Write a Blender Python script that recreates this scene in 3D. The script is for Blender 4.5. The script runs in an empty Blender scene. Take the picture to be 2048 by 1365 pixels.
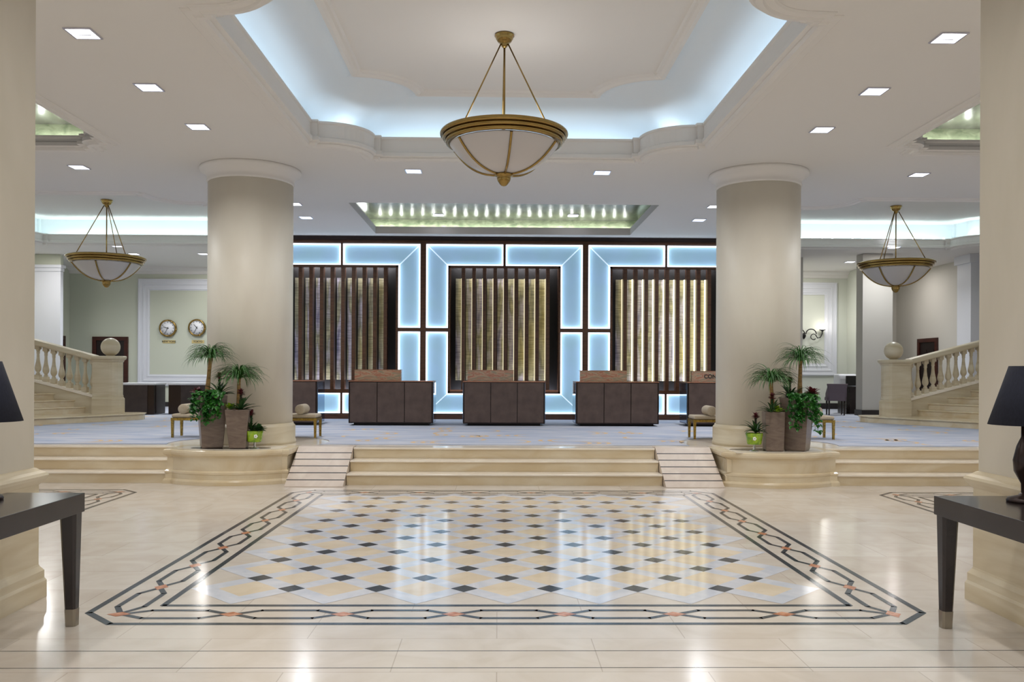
import bpy, bmesh, math, random
from math import sin, cos, pi, radians, sqrt
from mathutils import Matrix, Vector
from mathutils.geometry import tessellate_polygon

random.seed(7)
sc = bpy.context.scene
COL = sc.collection

# ------------------------------------------------------------------ camera
F, CX, CY, H, YAW, ROLL = 1700., 1024., 743., 1.7, 0.0165, 0.0045
cam_data = bpy.data.cameras.new('camera')
cam = bpy.data.objects.new('camera', cam_data)
COL.objects.link(cam)
cam_data.sensor_width = 36
cam_data.lens = F / 2048 * 36
cam_data.shift_y = (CY - 682.5) / 2048
cam_data.clip_end = 200
RM = Matrix.Rotation(-YAW, 3, 'Z') @ Matrix.Rotation(pi / 2, 3, 'X') @ Matrix.Rotation(ROLL, 3, 'Z')
cam.matrix_world = Matrix.Translation((0, 0, H)) @ RM.to_4x4()
sc.camera = cam

# ------------------------------------------------------------------ view, world, large lights
sc.view_settings.view_transform = 'Standard'
sc.view_settings.look = 'None'
sc.view_settings.exposure = 0.55
sc.view_settings.gamma = 1
sc.view_settings.use_curve_mapping = False
sc.cycles.use_denoising = True
sc.cycles.adaptive_threshold = .02
sc.cycles.max_bounces = 6
sc.cycles.diffuse_bounces = 4
sc.cycles.glossy_bounces = 3
sc.cycles.transmission_bounces = 4
sc.cycles.sample_clamp_indirect = 4
sc.cycles.caustics_reflective = False
sc.cycles.caustics_refractive = False

world = bpy.data.worlds.new('world')
sc.world = world
world.use_nodes = True
world.node_tree.nodes['Background'].inputs[0].default_value = (0.95, 0.97, 1.0, 1)
world.node_tree.nodes['Background'].inputs[1].default_value = 0.42


def lin(c):
    return tuple(((v / 255) / 12.92 if v / 255 <= .04045 else ((v / 255 + .055) / 1.055) ** 2.4) for v in c)


def area(loc, size, sy, power, color, rot=(0, 0, 0), name='lamp_light', spread=pi):
    d = bpy.data.lights.new(name, 'AREA')
    d.shape = 'RECTANGLE'
    d.size, d.size_y, d.energy, d.color = size, sy, power, color
    d.spread = spread
    o = bpy.data.objects.new(name, d)
    COL.objects.link(o)
    o.location = loc
    o.rotation_euler = rot
    return o


def point(loc, power, color, r=.03, name='bulb_light'):
    d = bpy.data.lights.new(name, 'POINT')
    d.energy, d.color, d.shadow_soft_size = power, color, r
    o = bpy.data.objects.new(name, d)
    COL.objects.link(o)
    o.location = loc
    return o


CZ = 5.0      # main ceiling
PZ = .5       # raised lobby floor
WY = 20.9     # reception feature wall
COOL = (.66, .84, 1.0)
TEAL = (.72, .93, .95)
WARM = (1.0, .99, .975)
P_DOWN, P_COVE, P_SIDE, P_MID = 21, 4.2, 3.6, .8
PALE = (.93, .96, 1.0)
P_LED = 1.6


def ray(px, py):
    return RM @ Vector(((px - CX) / F, (CY - py) / F, -1))


def G(px, py, z=0.):
    d = ray(px, py)
    t = (z - H) / d.z
    return Vector((d.x * t, d.y * t, z))


def W(px, py, Y):
    d = ray(px, py)
    t = Y / d.y
    return Vector((d.x * t, Y, H + d.z * t))


# ------------------------------------------------------------------ materials
def mat(name, rgb, rough=.5, metal=0., **k):
    m = bpy.data.materials.new(name)
    m.use_nodes = True
    b = m.node_tree.nodes['Principled BSDF']
    b.inputs['Base Color'].default_value = (*lin(rgb), 1)
    b.inputs['Roughness'].default_value = rough
    b.inputs['Metallic'].default_value = metal
    if 'emit' in k:
        b.inputs['Emission Color'].default_value = (*lin(k['emit']), 1)
        b.inputs['Emission Strength'].default_value = k.get('es', 1)
    if 'trans' in k:
        b.inputs['Transmission Weight'].default_value = k['trans']
    if 'spec' in k:
        b.inputs['Specular IOR Level'].default_value = k['spec']
    if 'coat' in k:
        b.inputs['Coat Weight'].default_value = k['coat']
        b.inputs['Coat Roughness'].default_value = .05
    return m


def noisy(m, c2, scale=(3, 3, 3), detail=4, lo=.35, hi=.65, bump=0., fac=1., dist=0., coord='Object'):
    """mix the base colour with a second one through noise"""
    nt = m.node_tree
    N, L = nt.nodes, nt.links
    b = N['Principled BSDF']
    tc = N.new('ShaderNodeTexCoord')
    mp = N.new('ShaderNodeMapping')
    mp.inputs['Scale'].default_value = scale
    no = N.new('ShaderNodeTexNoise')
    no.inputs['Scale'].default_value = 1
    no.inputs['Detail'].default_value = detail
    no.inputs['Distortion'].default_value = dist
    cr = N.new('ShaderNodeValToRGB')
    cr.color_ramp.elements[0].position = lo
    cr.color_ramp.elements[1].position = hi
    cr.color_ramp.elements[0].color = b.inputs['Base Color'].default_value
    c2l = lin(c2)
    c1 = b.inputs['Base Color'].default_value
    cr.color_ramp.elements[1].color = tuple(c1[i] * (1 - fac) + c2l[i] * fac for i in range(3)) + (1,)
    L.new(tc.outputs[coord], mp.inputs[0])
    L.new(mp.outputs[0], no.inputs['Vector'])
    L.new(no.outputs['Fac'], cr.inputs[0])
    L.new(cr.outputs[0], b.inputs['Base Color'])
    if bump:
        bp = N.new('ShaderNodeBump')
        bp.inputs['Strength'].default_value = bump
        bp.inputs['Distance'].default_value = .01
        L.new(no.outputs['Fac'], bp.inputs['Height'])
        L.new(bp.outputs[0], b.inputs['Normal'])
    return m


def tile_mat(name, c1, c2, grout, tw, th, rough, mortar=.0035, rot=0., vein=None):
    m = mat(name, c1, rough)
    nt = m.node_tree
    N, L = nt.nodes, nt.links
    b = N['Principled BSDF']
    tc = N.new('ShaderNodeTexCoord')
    mp = N.new('ShaderNodeMapping')
    mp.inputs['Rotation'].default_value = (0, 0, rot)
    br = N.new('ShaderNodeTexBrick')
    br.inputs['Color1'].default_value = (*lin(c1), 1)
    br.inputs['Color2'].default_value = (*lin(c2), 1)
    br.inputs['Mortar'].default_value = (*lin(grout), 1)
    br.inputs['Scale'].default_value = 1
    br.inputs['Brick Width'].default_value = tw
    br.inputs['Row Height'].default_value = th
    br.inputs['Mortar Size'].default_value = mortar
    br.inputs['Mortar Smooth'].default_value = .1
    no = N.new('ShaderNodeTexNoise')
    no.inputs['Scale'].default_value = 2.3
    no.inputs['Detail'].default_value = 7
    no.inputs['Distortion'].default_value = 1.2
    cr = N.new('ShaderNodeValToRGB')
    cr.color_ramp.elements[0].position = .38
    cr.color_ramp.elements[1].position = .68
    v = vein or .86
    cr.color_ramp.elements[0].color = (1, 1, 1, 1)
    cr.color_ramp.elements[1].color = (v, v * .975, v * .94, 1)
    mx = N.new('ShaderNodeMix')
    mx.data_type = 'RGBA'
    mx.blend_type = 'MULTIPLY'
    mx.inputs[0].default_value = 1
    L.new(tc.outputs['Object'], mp.inputs[0])
    L.new(mp.outputs[0], br.inputs['Vector'])
    L.new(tc.outputs['Object'], no.inputs['Vector'])
    L.new(no.outputs['Fac'], cr.inputs[0])
    L.new(br.outputs['Color'], mx.inputs[6])
    L.new(cr.outputs[0], mx.inputs[7])
    L.new(mx.outputs[2], b.inputs['Base Color'])
    return m


M = {}
M['floor'] = tile_mat('floor_marble', (209, 201, 191), (202, 192, 180), (184, 174, 162), 1.2, .6, .15, vein=.9)
M['ink_dark'] = noisy(mat('dark_inlay', (52, 58, 66), .14), (66, 72, 80), (30, 30, 30))
M['ink_white'] = noisy(mat('white_inlay', (210, 212, 218), .12), (196, 200, 210), (4, 4, 4), dist=1)
M['ink_beige'] = noisy(mat('beige_inlay', (222, 208, 186), .12), (212, 196, 172), (3, 3, 3), dist=1)
M['ink_red'] = noisy(mat('red_inlay', (172, 108, 76), .14), (205, 150, 120), (18, 18, 18))
M['step'] = noisy(mat('step_marble', (218, 204, 176), .2), (204, 184, 148), (1.2, 3, 3), detail=6, dist=.8)
M['tread'] = noisy(mat('tread_marble', (240, 230, 214), .14), (228, 216, 198), (2, 2, 2), dist=1)
M['ramp'] = noisy(mat('ramp_stone', (212, 198, 184), .3), (200, 184, 170), (4, 4, 4), dist=1)
M['black'] = mat('black_strip', (34, 34, 38), .35)
M['column'] = noisy(mat('column_plaster', (224, 218, 203), .5), (214, 206, 190), (1.4, 1.4, .5), detail=5, dist=.4)
M['pier'] = noisy(mat('pier_plaster', (202, 194, 178), .6), (190, 182, 164), (1.2, 1.2, .6), detail=5, dist=.4)
M['stonebase'] = noisy(mat('stone_base', (208, 196, 170), .4), (192, 176, 144), (.8, .8, 7), detail=7, dist=.8, bump=.06)
M['ceiling'] = mat('ceiling_paint', (226, 222, 217), .85)
M['cove'] = mat('cove_paint', (226, 232, 236), .8)
M['leaf_ceiling'] = noisy(mat('leaf_ceiling', (168, 166, 158), .27, .85), (136, 132, 124), (7, 2.2, 3), detail=6, dist=.6)
M['leaf_wall'] = noisy(mat('leaf_wall', (158, 164, 132), .5, .1), (118, 128, 98), (5, 5, 9), detail=6, dist=1)
M['sage'] = mat('sage_wall', (196, 199, 182), .75)
M['alcove'] = mat('alcove_wall', (206, 208, 196), .75)
M['white'] = mat('white_trim', (214, 215, 221), .5)
M['greywall'] = mat('warm_grey_wall', (190, 186, 178), .75)
M['bronze'] = noisy(mat('bronze_wood', (96, 64, 44), .3, .2), (74, 49, 34), (3, 3, 22), detail=4)
M['void'] = mat('dark_recess', (12, 9, 8), .7)
M['glass'] = noisy(mat('frosted_glass', (164, 192, 216), .35, emit=(136, 178, 212), es=.3), (158, 190, 198), (1.3, 1.3, 1.3), detail=2)
M['led'] = mat('led_white', (255, 255, 255), emit=(226, 240, 255), es=1.9)
M['seamglow'] = mat('seam_glow', (225, 240, 250), emit=(205, 228, 245), es=.5)
M['textile'] = mat('woven_textile', (150, 145, 125), .6)
M['ledwarm'] = mat('led_warm', (255, 250, 215), emit=(255, 248, 214), es=1.3)
M['leddim'] = mat('led_neutral_dim', (170, 165, 150), emit=(240, 238, 235), es=.3)
M['ledwarm2'] = mat('led_warm_dim', (225, 215, 160), emit=(255, 243, 205), es=.6)
M['desk'] = noisy(mat('brown_leather', (92, 74, 66), .42), (76, 60, 54), (5, 5, 5), detail=6, bump=.03)
M['deskdark'] = mat('dark_bronze', (44, 30, 26), .25, .4)
M['copper'] = mat('copper_trim', (170, 120, 96), .25, .8)
M['polish'] = mat('polished_side', (120, 140, 165), .06, .9)
M['brass'] = mat('brass', (158, 130, 76), .2, 1.)
M['plaque'] = mat('pale_brass_plate', (206, 186, 130), .4, .2)
M['gold'] = noisy(mat('antique_gold', (176, 148, 74), .35, .8), (130, 104, 48), (30, 30, 30))
M['bowl'] = mat('frosted_bowl', (200, 193, 188), .3)
M['fabric'] = noisy(mat('beige_fabric', (186, 172, 150), .9), (170, 156, 134), (90, 90, 90), bump=.1)
M['planter'] = noisy(mat('planter_stone', (122, 106, 94), .3), (104, 88, 78), (2.5, 2.5, 9), detail=3, dist=2.5)
M['soil'] = noisy(mat('soil', (60, 46, 34), .9), (36, 28, 22), (40, 40, 40))
M['palm'] = noisy(mat('palm_leaf', (38, 82, 34), .4), (66, 116, 48), (9, 9, 9))
M['pothos'] = noisy(mat('pothos_leaf', (52, 116, 36), .38), (26, 76, 28), (14, 14, 14))
M['brom'] = noisy(mat('bromeliad_leaf', (46, 84, 38), .38), (24, 52, 26), (10, 10, 10))
M['lime'] = noisy(mat('lime_leaf', (150, 180, 40), .4), (92, 140, 34), (12, 12, 12))
M['red'] = noisy(mat('dark_red_bract', (72, 22, 32), .45), (112, 44, 48), (25, 25, 25))
M['bract'] = noisy(mat('maroon_bract', (54, 26, 30), .45), (40, 50, 28), (25, 25, 25))
M['trunk'] = noisy(mat('palm_trunk', (158, 126, 74), .8), (116, 90, 52), (8, 8, 30), bump=.2)
M['flower'] = mat('white_flower', (240, 240, 236), .5)
M['limeglass'] = noisy(mat('lime_glass', (150, 182, 24), .12, coat=.5), (100, 140, 20), (14, 14, 14), dist=1)
M['clearglass'] = mat('clear_glass', (230, 235, 235), .04, trans=.9)
M['espresso'] = noisy(mat('espresso_wood', (42, 34, 32), .2), (34, 27, 26), (2, 30, 2))
M['ferrule'] = mat('aged_steel', (150, 142, 128), .3, .9)
M['navy'] = noisy(mat('navy_shade', (30, 33, 48), .9), (24, 27, 40), (120, 120, 20))
M['doorwood'] = noisy(mat('dark_door_wood', (70, 30, 20), .35), (50, 20, 14), (3, 3, 20))
M['doordark'] = mat('door_opening', (26, 14, 12), .5)
M['dial'] = mat('white_dial', (232, 232, 236), .4)
M['ink'] = mat('black_ink', (28, 26, 26), .5)
M['plum'] = mat('plum_fabric', (96, 84, 92), .7)
M['iron'] = mat('black_iron', (26, 24, 26), .45, .6)
M['blackplastic'] = mat('black_plastic', (14, 14, 16), .3)
M['flame'] = mat('lit_shade', (255, 250, 240), emit=(255, 246, 232), es=5)
M['lamp_on'] = mat('lamp_lens', (255, 255, 255), emit=(240, 244, 255), es=4.0)
M['lamp_dim'] = mat('lamp_reflector', (215, 215, 232), .15, .8)
M['cabinet'] = noisy(mat('dark_cabinet', (58, 46, 46), .4), (48, 37, 37), (6, 6, 6))
M['baseb'] = mat('black_skirting', (34, 28, 28), .4)


def marble_sign():
    m = mat('red_marble', (190, 160, 130), .12)
    N, L = m.node_tree.nodes, m.node_tree.links
    tc = N.new('ShaderNodeTexCoord')
    mp = N.new('ShaderNodeMapping')
    mp.inputs['Rotation'].default_value = (0, .35, 0)
    mp.inputs['Scale'].default_value = (2.0, 2, 7)
    no = N.new('ShaderNodeTexNoise')
    no.inputs['Scale'].default_value = 1
    no.inputs['Detail'].default_value = 8
    no.inputs['Distortion'].default_value = 1.6
    cr = N.new('ShaderNodeValToRGB')
    e = cr.color_ramp.elements
    e[0].position, e[0].color = .3, (*lin((150, 132, 108)), 1)
    e[1].position, e[1].color = .72, (*lin((188, 168, 144)), 1)
    for p, c in ((.39, (166, 148, 120)), (.43, (158, 96, 74)), (.47, (176, 140, 112)), (.53, (136, 128, 104)), (.59, (170, 110, 86)), (.63, (172, 152, 126))):
        x = e.new(p)
        x.color = (*lin(c), 1)
    L.new(tc.outputs['Object'], mp.inputs[0])
    L.new(mp.outputs[0], no.inputs['Vector'])
    L.new(no.outputs['Fac'], cr.inputs[0])
    L.new(cr.outputs[0], N['Principled BSDF'].inputs['Base Color'])
    return m


M['marble'] = marble_sign()


def textile_mat():
    m = M['textile']
    N, L = m.node_tree.nodes, m.node_tree.links
    tc = N.new('ShaderNodeTexCoord')
    mp = N.new('ShaderNodeMapping')
    mp.inputs['Scale'].default_value = (3.2, 1, .55)
    no = N.new('ShaderNodeTexNoise')
    no.inputs['Scale'].default_value = 1.6
    no.inputs['Detail'].default_value = 2
    cr = N.new('ShaderNodeValToRGB')
    e = cr.color_ramp.elements
    e[0].position, e[0].color = .3, (*lin((134, 132, 160)), 1)
    e[1].position, e[1].color = .72, (*lin((182, 172, 124)), 1)
    for p, c in ((.42, (196, 190, 204)), (.5, (150, 148, 128)), (.6, (204, 198, 164))):
        x = e.new(p)
        x.color = (*lin(c), 1)
    mp2 = N.new('ShaderNodeMapping')
    mp2.inputs['Scale'].default_value = (3, 1, 60)
    n2 = N.new('ShaderNodeTexNoise')
    n2.inputs['Scale'].default_value = 1
    n2.inputs['Detail'].default_value = 3
    c2 = N.new('ShaderNodeValToRGB')
    c2.color_ramp.elements[0].position = .35
    c2.color_ramp.elements[1].position = .6
    c2.color_ramp.elements[0].color = (.55, .55, .55, 1)
    mx = N.new('ShaderNodeMix')
    mx.data_type = 'RGBA'
    mx.blend_type = 'MULTIPLY'
    mx.inputs[0].default_value = 1
    L.new(tc.outputs['Object'], mp.inputs[0])
    L.new(mp.outputs[0], no.inputs['Vector'])
    L.new(no.outputs['Fac'], cr.inputs[0])
    L.new(tc.outputs['Object'], mp2.inputs[0])
    L.new(mp2.outputs[0], n2.inputs['Vector'])
    L.new(n2.outputs['Fac'], c2.inputs[0])
    L.new(cr.outputs[0], mx.inputs[6])
    L.new(c2.outputs[0], mx.inputs[7])
    L.new(mx.outputs[2], N['Principled BSDF'].inputs['Base Color'])


textile_mat()


def carpet_mat():
    m = mat('carpet', (150, 156, 170), .95)
    N, L = m.node_tree.nodes, m.node_tree.links
    tc = N.new('ShaderNodeTexCoord')
    mp = N.new('ShaderNodeMapping')
    mp.inputs['Scale'].default_value = (.6, 2.2, 1)
    no = N.new('ShaderNodeTexNoise')
    no.inputs['Scale'].default_value = 1.5
    no.inputs['Detail'].default_value = 6
    no.inputs['Distortion'].default_value = .8
    cr = N.new('ShaderNodeValToRGB')
    e = cr.color_ramp.elements
    e[0].position, e[0].color = .32, (*lin((152, 162, 184)), 1)
    e[1].position, e[1].color = .7, (*lin((194, 193, 198)), 1)
    L.new(tc.outputs['Object'], mp.inputs[0])
    L.new(mp.outputs[0], no.inputs['Vector'])
    L.new(no.outputs['Fac'], cr.inputs[0])
    L.new(cr.outputs[0], N['Principled BSDF'].inputs['Base Color'])
    return m


M['carpet'] = carpet_mat()
M['carpet_gold'] = mat('carpet_gold_thread', (206, 176, 136), .95)


# ------------------------------------------------------------------ mesh builder
class MB:
    def __init__(s):
        s.v, s.f, s.m, s.sm = [], [], [], []
        s.cur = 0
        s.smooth = False

    def add(s, vs, fs):
        n = len(s.v)
        s.v += [tuple(p) for p in vs]
        for f in fs:
            s.f.append(tuple(n + i for i in f))
            s.m.append(s.cur)
            s.sm.append(s.smooth)
        return s

    def mat(s, i):
        s.cur = i
        return s

    def box(s, x0, x1, y0, y1, z0, z1):
        vs = [(x, y, z) for z in (z0, z1) for y in (y0, y1) for x in (x0, x1)]
        return s.add(vs, [(0, 2, 3, 1), (4, 5, 7, 6), (0, 1, 5, 4), (2, 6, 7, 3), (0, 4, 6, 2), (1, 3, 7, 5)])

    def rbox(s, c, sx, sy, z0, z1, rot=0, tx=1., ty=1.):
        """box about c, rotated; tx, ty scale the top"""
        vs = []
        for z, kx, ky in ((z0, 1, 1), (z1, tx, ty)):
            for (a, b) in ((-1, -1), (1, -1), (1, 1), (-1, 1)):
                x, y = a * sx / 2 * kx, b * sy / 2 * ky
                vs.append((c[0] + x * cos(rot) - y * sin(rot), c[1] + x * sin(rot) + y * cos(rot), z))
        return s.add(vs, [(3, 2, 1, 0), (4, 5, 6, 7), (0, 1, 5, 4), (1, 2, 6, 5), (2, 3, 7, 6), (3, 0, 4, 7)])

    def prism(s, poly, z0, z1, cap=True, bot=True):
        n = len(poly)
        a = sum(poly[i][0] * poly[(i + 1) % n][1] - poly[(i + 1) % n][0] * poly[i][1] for i in range(n))
        if a < 0:
            poly = poly[::-1]
        vs = [(p[0], p[1], z0) for p in poly] + [(p[0], p[1], z1) for p in poly]
        fs = [(i, (i + 1) % n, n + (i + 1) % n, n + i) for i in range(n)]
        s.add(vs, fs)
        if cap or bot:
            tr = tessellate_polygon([[Vector((p[0], p[1], 0)) for p in poly]])
            up = [(p[0], p[1], z1) for p in poly]
            dn = [(p[0], p[1], z0) for p in poly]
            fu, fd = [], []
            for t in tr:
                a2 = (poly[t[1]][0] - poly[t[0]][0]) * (poly[t[2]][1] - poly[t[0]][1]) - (poly[t[2]][0] - poly[t[0]][0]) * (poly[t[1]][1] - poly[t[0]][1])
                t = tuple(t) if a2 > 0 else tuple(t)[::-1]
                fu.append(t)
                fd.append(t[::-1])
            if cap:
                s.add(up, fu)
            if bot:
                s.add(dn, fd)
        return s

    def xprism(s, poly, x0, x1):
        """polygon in (y,z) extruded along x"""
        n = len(poly)
        vs = [(x0, p[0], p[1]) for p in poly] + [(x1, p[0], p[1]) for p in poly]
        return s.add(vs, [(i, (i + 1) % n, n + (i + 1) % n, n + i) for i in range(n)] + [tuple(range(n))[::-1], tuple(range(n, 2 * n))])

    def lathe(s, prof, c=(0, 0), seg=32, a0=0., a1=2 * pi):
        """prof: (r, z) list"""
        full = abs(a1 - a0 - 2 * pi) < 1e-6
        n = seg if full else seg + 1
        vs = []
        for r, z in prof:
            for i in range(n):
                a = a0 + (a1 - a0) * i / seg
                vs.append((c[0] + r * cos(a), c[1] + r * sin(a), z))
        fs = []
        for k in range(len(prof) - 1):
            for i in range(seg):
                j = (i + 1) % n
                fs.append((k * n + i, k * n + j, (k + 1) * n + j, (k + 1) * n + i))
        o = s.smooth
        s.smooth = True
        s.add(vs, fs)
        s.smooth = o
        return s

    def tube(s, pts, r, seg=8, cap=True):
        pts = [Vector(p) for p in pts]
        rs = r if isinstance(r, (list, tuple)) else [r] * len(pts)
        vs = []
        up = Vector((0, 0, 1))
        prev = None
        for i, p in enumerate(pts):
            t = (pts[min(i + 1, len(pts) - 1)] - pts[max(i - 1, 0)]).normalized()
            if prev is None:
                a = t.cross(up if abs(t.z) < .95 else Vector((1, 0, 0))).normalized()
            else:
                a = (prev - t * prev.dot(t)).normalized()
            prev = a
            b = t.cross(a)
            for k in range(seg):
                an = 2 * pi * k / seg
                vs.append(p + (a * cos(an) + b * sin(an)) * rs[i])
        fs = [(i * seg + k, i * seg + (k + 1) % seg, (i + 1) * seg + (k + 1) % seg, (i + 1) * seg + k) for i in range(len(pts) - 1) for k in range(seg)]
        o = s.smooth
        s.smooth = True
        s.add(vs, fs)
        s.smooth = o
        if cap:
            n = (len(pts) - 1) * seg
            s.add(vs[:seg], [tuple(range(seg))])
            s.add(vs[n:], [tuple(range(seg))[::-1]])
        return s

    def sphere(s, c, r, seg=20, rings=12, sz=1.):
        prof = [(max(r * sin(pi * k / rings), 1e-4), c[2] - r * sz * cos(pi * k / rings)) for k in range(rings + 1)]
        return s.lathe(prof, (c[0], c[1]), seg)

    def loops(s, rows, closed=True):
        """skin a list of equally long 3-D loops"""
        n = len(rows[0])
        vs = [p for r in rows for p in r]
        m = n if closed else n - 1
        return s.add(vs, [(k * n + i, k * n + (i + 1) % n, (k + 1) * n + (i + 1) % n, (k + 1) * n + i) for k in range(len(rows) - 1) for i in range(m)])

    def build(s, name, mats, parent=None, bevel=0., solid=0., fix=True):
        me = bpy.data.meshes.new(name)
        me.from_pydata(s.v, [], s.f)
        if not isinstance(mats, (list, tuple)):
            mats = [mats]
        for m in mats:
            me.materials.append(m)
        me.polygons.foreach_set('material_index', s.m)
        me.polygons.foreach_set('use_smooth', s.sm)
        if fix:
            bm = bmesh.new()
            bm.from_mesh(me)
            bmesh.ops.remove_doubles(bm, verts=bm.verts, dist=1e-5)
            bmesh.ops.recalc_face_normals(bm, faces=bm.faces)
            bm.to_mesh(me)
            bm.free()
        me.update()
        o = bpy.data.objects.new(name, me)
        COL.objects.link(o)
        if parent:
            o.parent = parent
        if bevel:
            b = o.modifiers.new('bevel', 'BEVEL')
            b.width, b.segments, b.limit_method = bevel, 2, 'ANGLE'
            b.angle_limit = radians(40)
        return o


def tag(o, label=None, cat=None, group=None, kind=None):
    if label:
        o['label'] = label
    if cat:
        o['category'] = cat
    if group:
        o['group'] = group
    if kind:
        o['kind'] = kind
    return o


def thing(name, label, cat, loc=(0, 0, 0), rz=0., group=None):
    o = bpy.data.objects.new(name, None)
    o.empty_display_size = .1
    COL.objects.link(o)
    o.location = loc
    o.rotation_euler.z = rz
    return tag(o, label, cat, group)


def struct(name, mb, m, **k):
    return tag(mb.build(name, m, **k), kind='structure')


def dup(root, loc, rz=None, label=None):
    r = root.copy()
    COL.objects.link(r)
    r.location = loc
    if rz is not None:
        r.rotation_euler.z = rz
    if label:
        r['label'] = label
    for ch in list(root.children):
        c = ch.copy()
        COL.objects.link(c)
        c.parent = r
        for g in ch.children:
            d = g.copy()
            COL.objects.link(d)
            d.parent = c
    return r


def text_mesh(body, size, depth, name, m, parent, loc, rot=(pi / 2, 0, 0), align='CENTER'):
    cu = bpy.data.curves.new(name, 'FONT')
    cu.body = body
    cu.size = size
    cu.extrude = depth
    cu.align_x = align
    cu.align_y = 'CENTER'
    cu.offset = size * .02
    to = bpy.data.objects.new(name, cu)
    COL.objects.link(to)
    dg = bpy.context.evaluated_depsgraph_get()
    me = bpy.data.meshes.new_from_object(to.evaluated_get(dg))
    bpy.data.objects.remove(to)
    me.materials.clear()
    me.materials.append(m)
    o = bpy.data.objects.new(name, me)
    COL.objects.link(o)
    o.parent = parent
    o.location = loc
    o.rotation_euler = rot
    return o


# ------------------------------------------------------------------ floor with inlays
def border_band(mb, x0, x1, y0, y1, nx, ny, e=.0012, ch=.26):
    def strip(a, b, w, m, z=e):
        a, b = Vector((a[0], a[1])), Vector((b[0], b[1]))
        d = (b - a).normalized()
        n = Vector((-d.y, d.x)) * w / 2
        a2, b2 = a - d * w * .2, b + d * w * .2
        mb.mat(m).add([(*(a2 - n), z), (*(b2 - n), z), (*(b2 + n), z), (*(a2 + n), z)], [(0, 1, 2, 3)])
    w = .05

    def ring(ins, c):
        X0, X1, Y0, Y1 = x0 + ins, x1 - ins, y0 + ins, y1 - ins
        P = [(X0 + c, Y0), (X1 - c, Y0), (X1, Y0 + c), (X1, Y1 - c), (X1 - c, Y1), (X0 + c, Y1), (X0, Y1 - c), (X0, Y0 + c)] if c else [(X0, Y0), (X1, Y0), (X1, Y1), (X0, Y1)]
        for i in range(len(P)):
            strip(P[i], P[(i + 1) % len(P)], w, 1)
    ring(w / 2, ch)
    ring(.47, 0)
    # chain of long hexagons joined by small red diamonds
    m, h, s0, sp = .25, .095, .06, .13
    nodes = [(x0 + m + (x1 - x0 - 2 * m) * i / nx, y0 + m, 0) for i in range(nx)] + \
            [(x1 - m, y0 + m + (y1 - y0 - 2 * m) * i / ny, 1) for i in range(ny)] + \
            [(x1 - m - (x1 - x0 - 2 * m) * i / nx, y1 - m, 2) for i in range(nx)] + \
            [(x0 + m, y1 - m - (y1 - y0 - 2 * m) * i / ny, 3) for i in range(ny)]
    n = len(nodes)
    for i in range(n):
        a = Vector(nodes[i][:2])
        b = Vector(nodes[(i + 1) % n][:2])
        d = (b - a).normalized()
        q = Vector((-d.y, d.x))
        for sg in (1, -1):
            P = [a + d * .02, a + d * (s0 + sp) + q * h * sg, b - d * (s0 + sp) + q * h * sg, b - d * .02]
            for k in range(3):
                strip(P[k], P[k + 1], .042, 1, e + .0002)
        r, r2 = .085, .055
        mb.mat(4).add([(*(a - d * r), e + .0006), (*(a - q * r2), e + .0006), (*(a + d * r), e + .0006), (*(a + q * r2), e + .0006)], [(0, 1, 2, 3)])


def lattice(mb, xc, ya, s, nrow, nA, w, e=.0012):
    """rows of dark squares standing on their corners, joined by white bands round beige squares"""
    pts = {}
    for r in range(-1, nrow + 1):
        wide = nA + (r % 2)
        ext = 0 if r in (-1, nrow) else 0
        n = wide + ext
        ks = range(-1, n + 1) if 0 <= r < nrow and r % 2 == 1 else range(0, n)
        if r % 2 == 1 and 0 <= r < nrow:
            ks = range(0, n)
        if r % 2 == 0:
            ks = range(-1, n + 1)
        if r in (-1, nrow):
            ks = range(0, n)
        for k in ks:
            x = xc + (k - (wide - 1) / 2) * s
            inside = 0 <= r < nrow and 0 <= k < wide
            pts[(r, round(2 * (x - xc) / s))] = (x, ya + r * s / 2, inside)
    hd = w / sqrt(2)          # half diagonal
    for (r, c), (x, y, ins) in pts.items():
        mb.mat(1 if ins else 2).add([(x - hd, y, e + .0004), (x, y - hd, e + .0004), (x + hd, y, e + .0004), (x, y + hd, e + .0004)], [(0, 1, 2, 3)])
        for dc in (-1, 1):    # band up to the neighbour in the next row
            nb = pts.get((r + 1, c + dc))
            if not nb:
                continue
            a, b = Vector((x, y)), Vector(nb[:2])
            d = (b - a).normalized()
            q = Vector((-d.y, d.x)) * w / 2
            a, b = a + d * w / 2, b - d * w / 2
            mb.mat(2).add([(*(a - q), e), (*(b - q), e), (*(b + q), e), (*(a + q), e)], [(0, 1, 2, 3)])
    for (r, c), (x, y, ins) in pts.items():   # beige squares between four points
        if (r + 1, c - 1) in pts and (r + 1, c + 1) in pts and (r + 2, c) in pts:
            cy = y + s / 2
            hb = s / 2 - hd
            mb.mat(3).add([(x - hb, cy, e), (x, cy - hb, e), (x + hb, cy, e), (x, cy + hb, e)], [(0, 1, 2, 3)])


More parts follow.
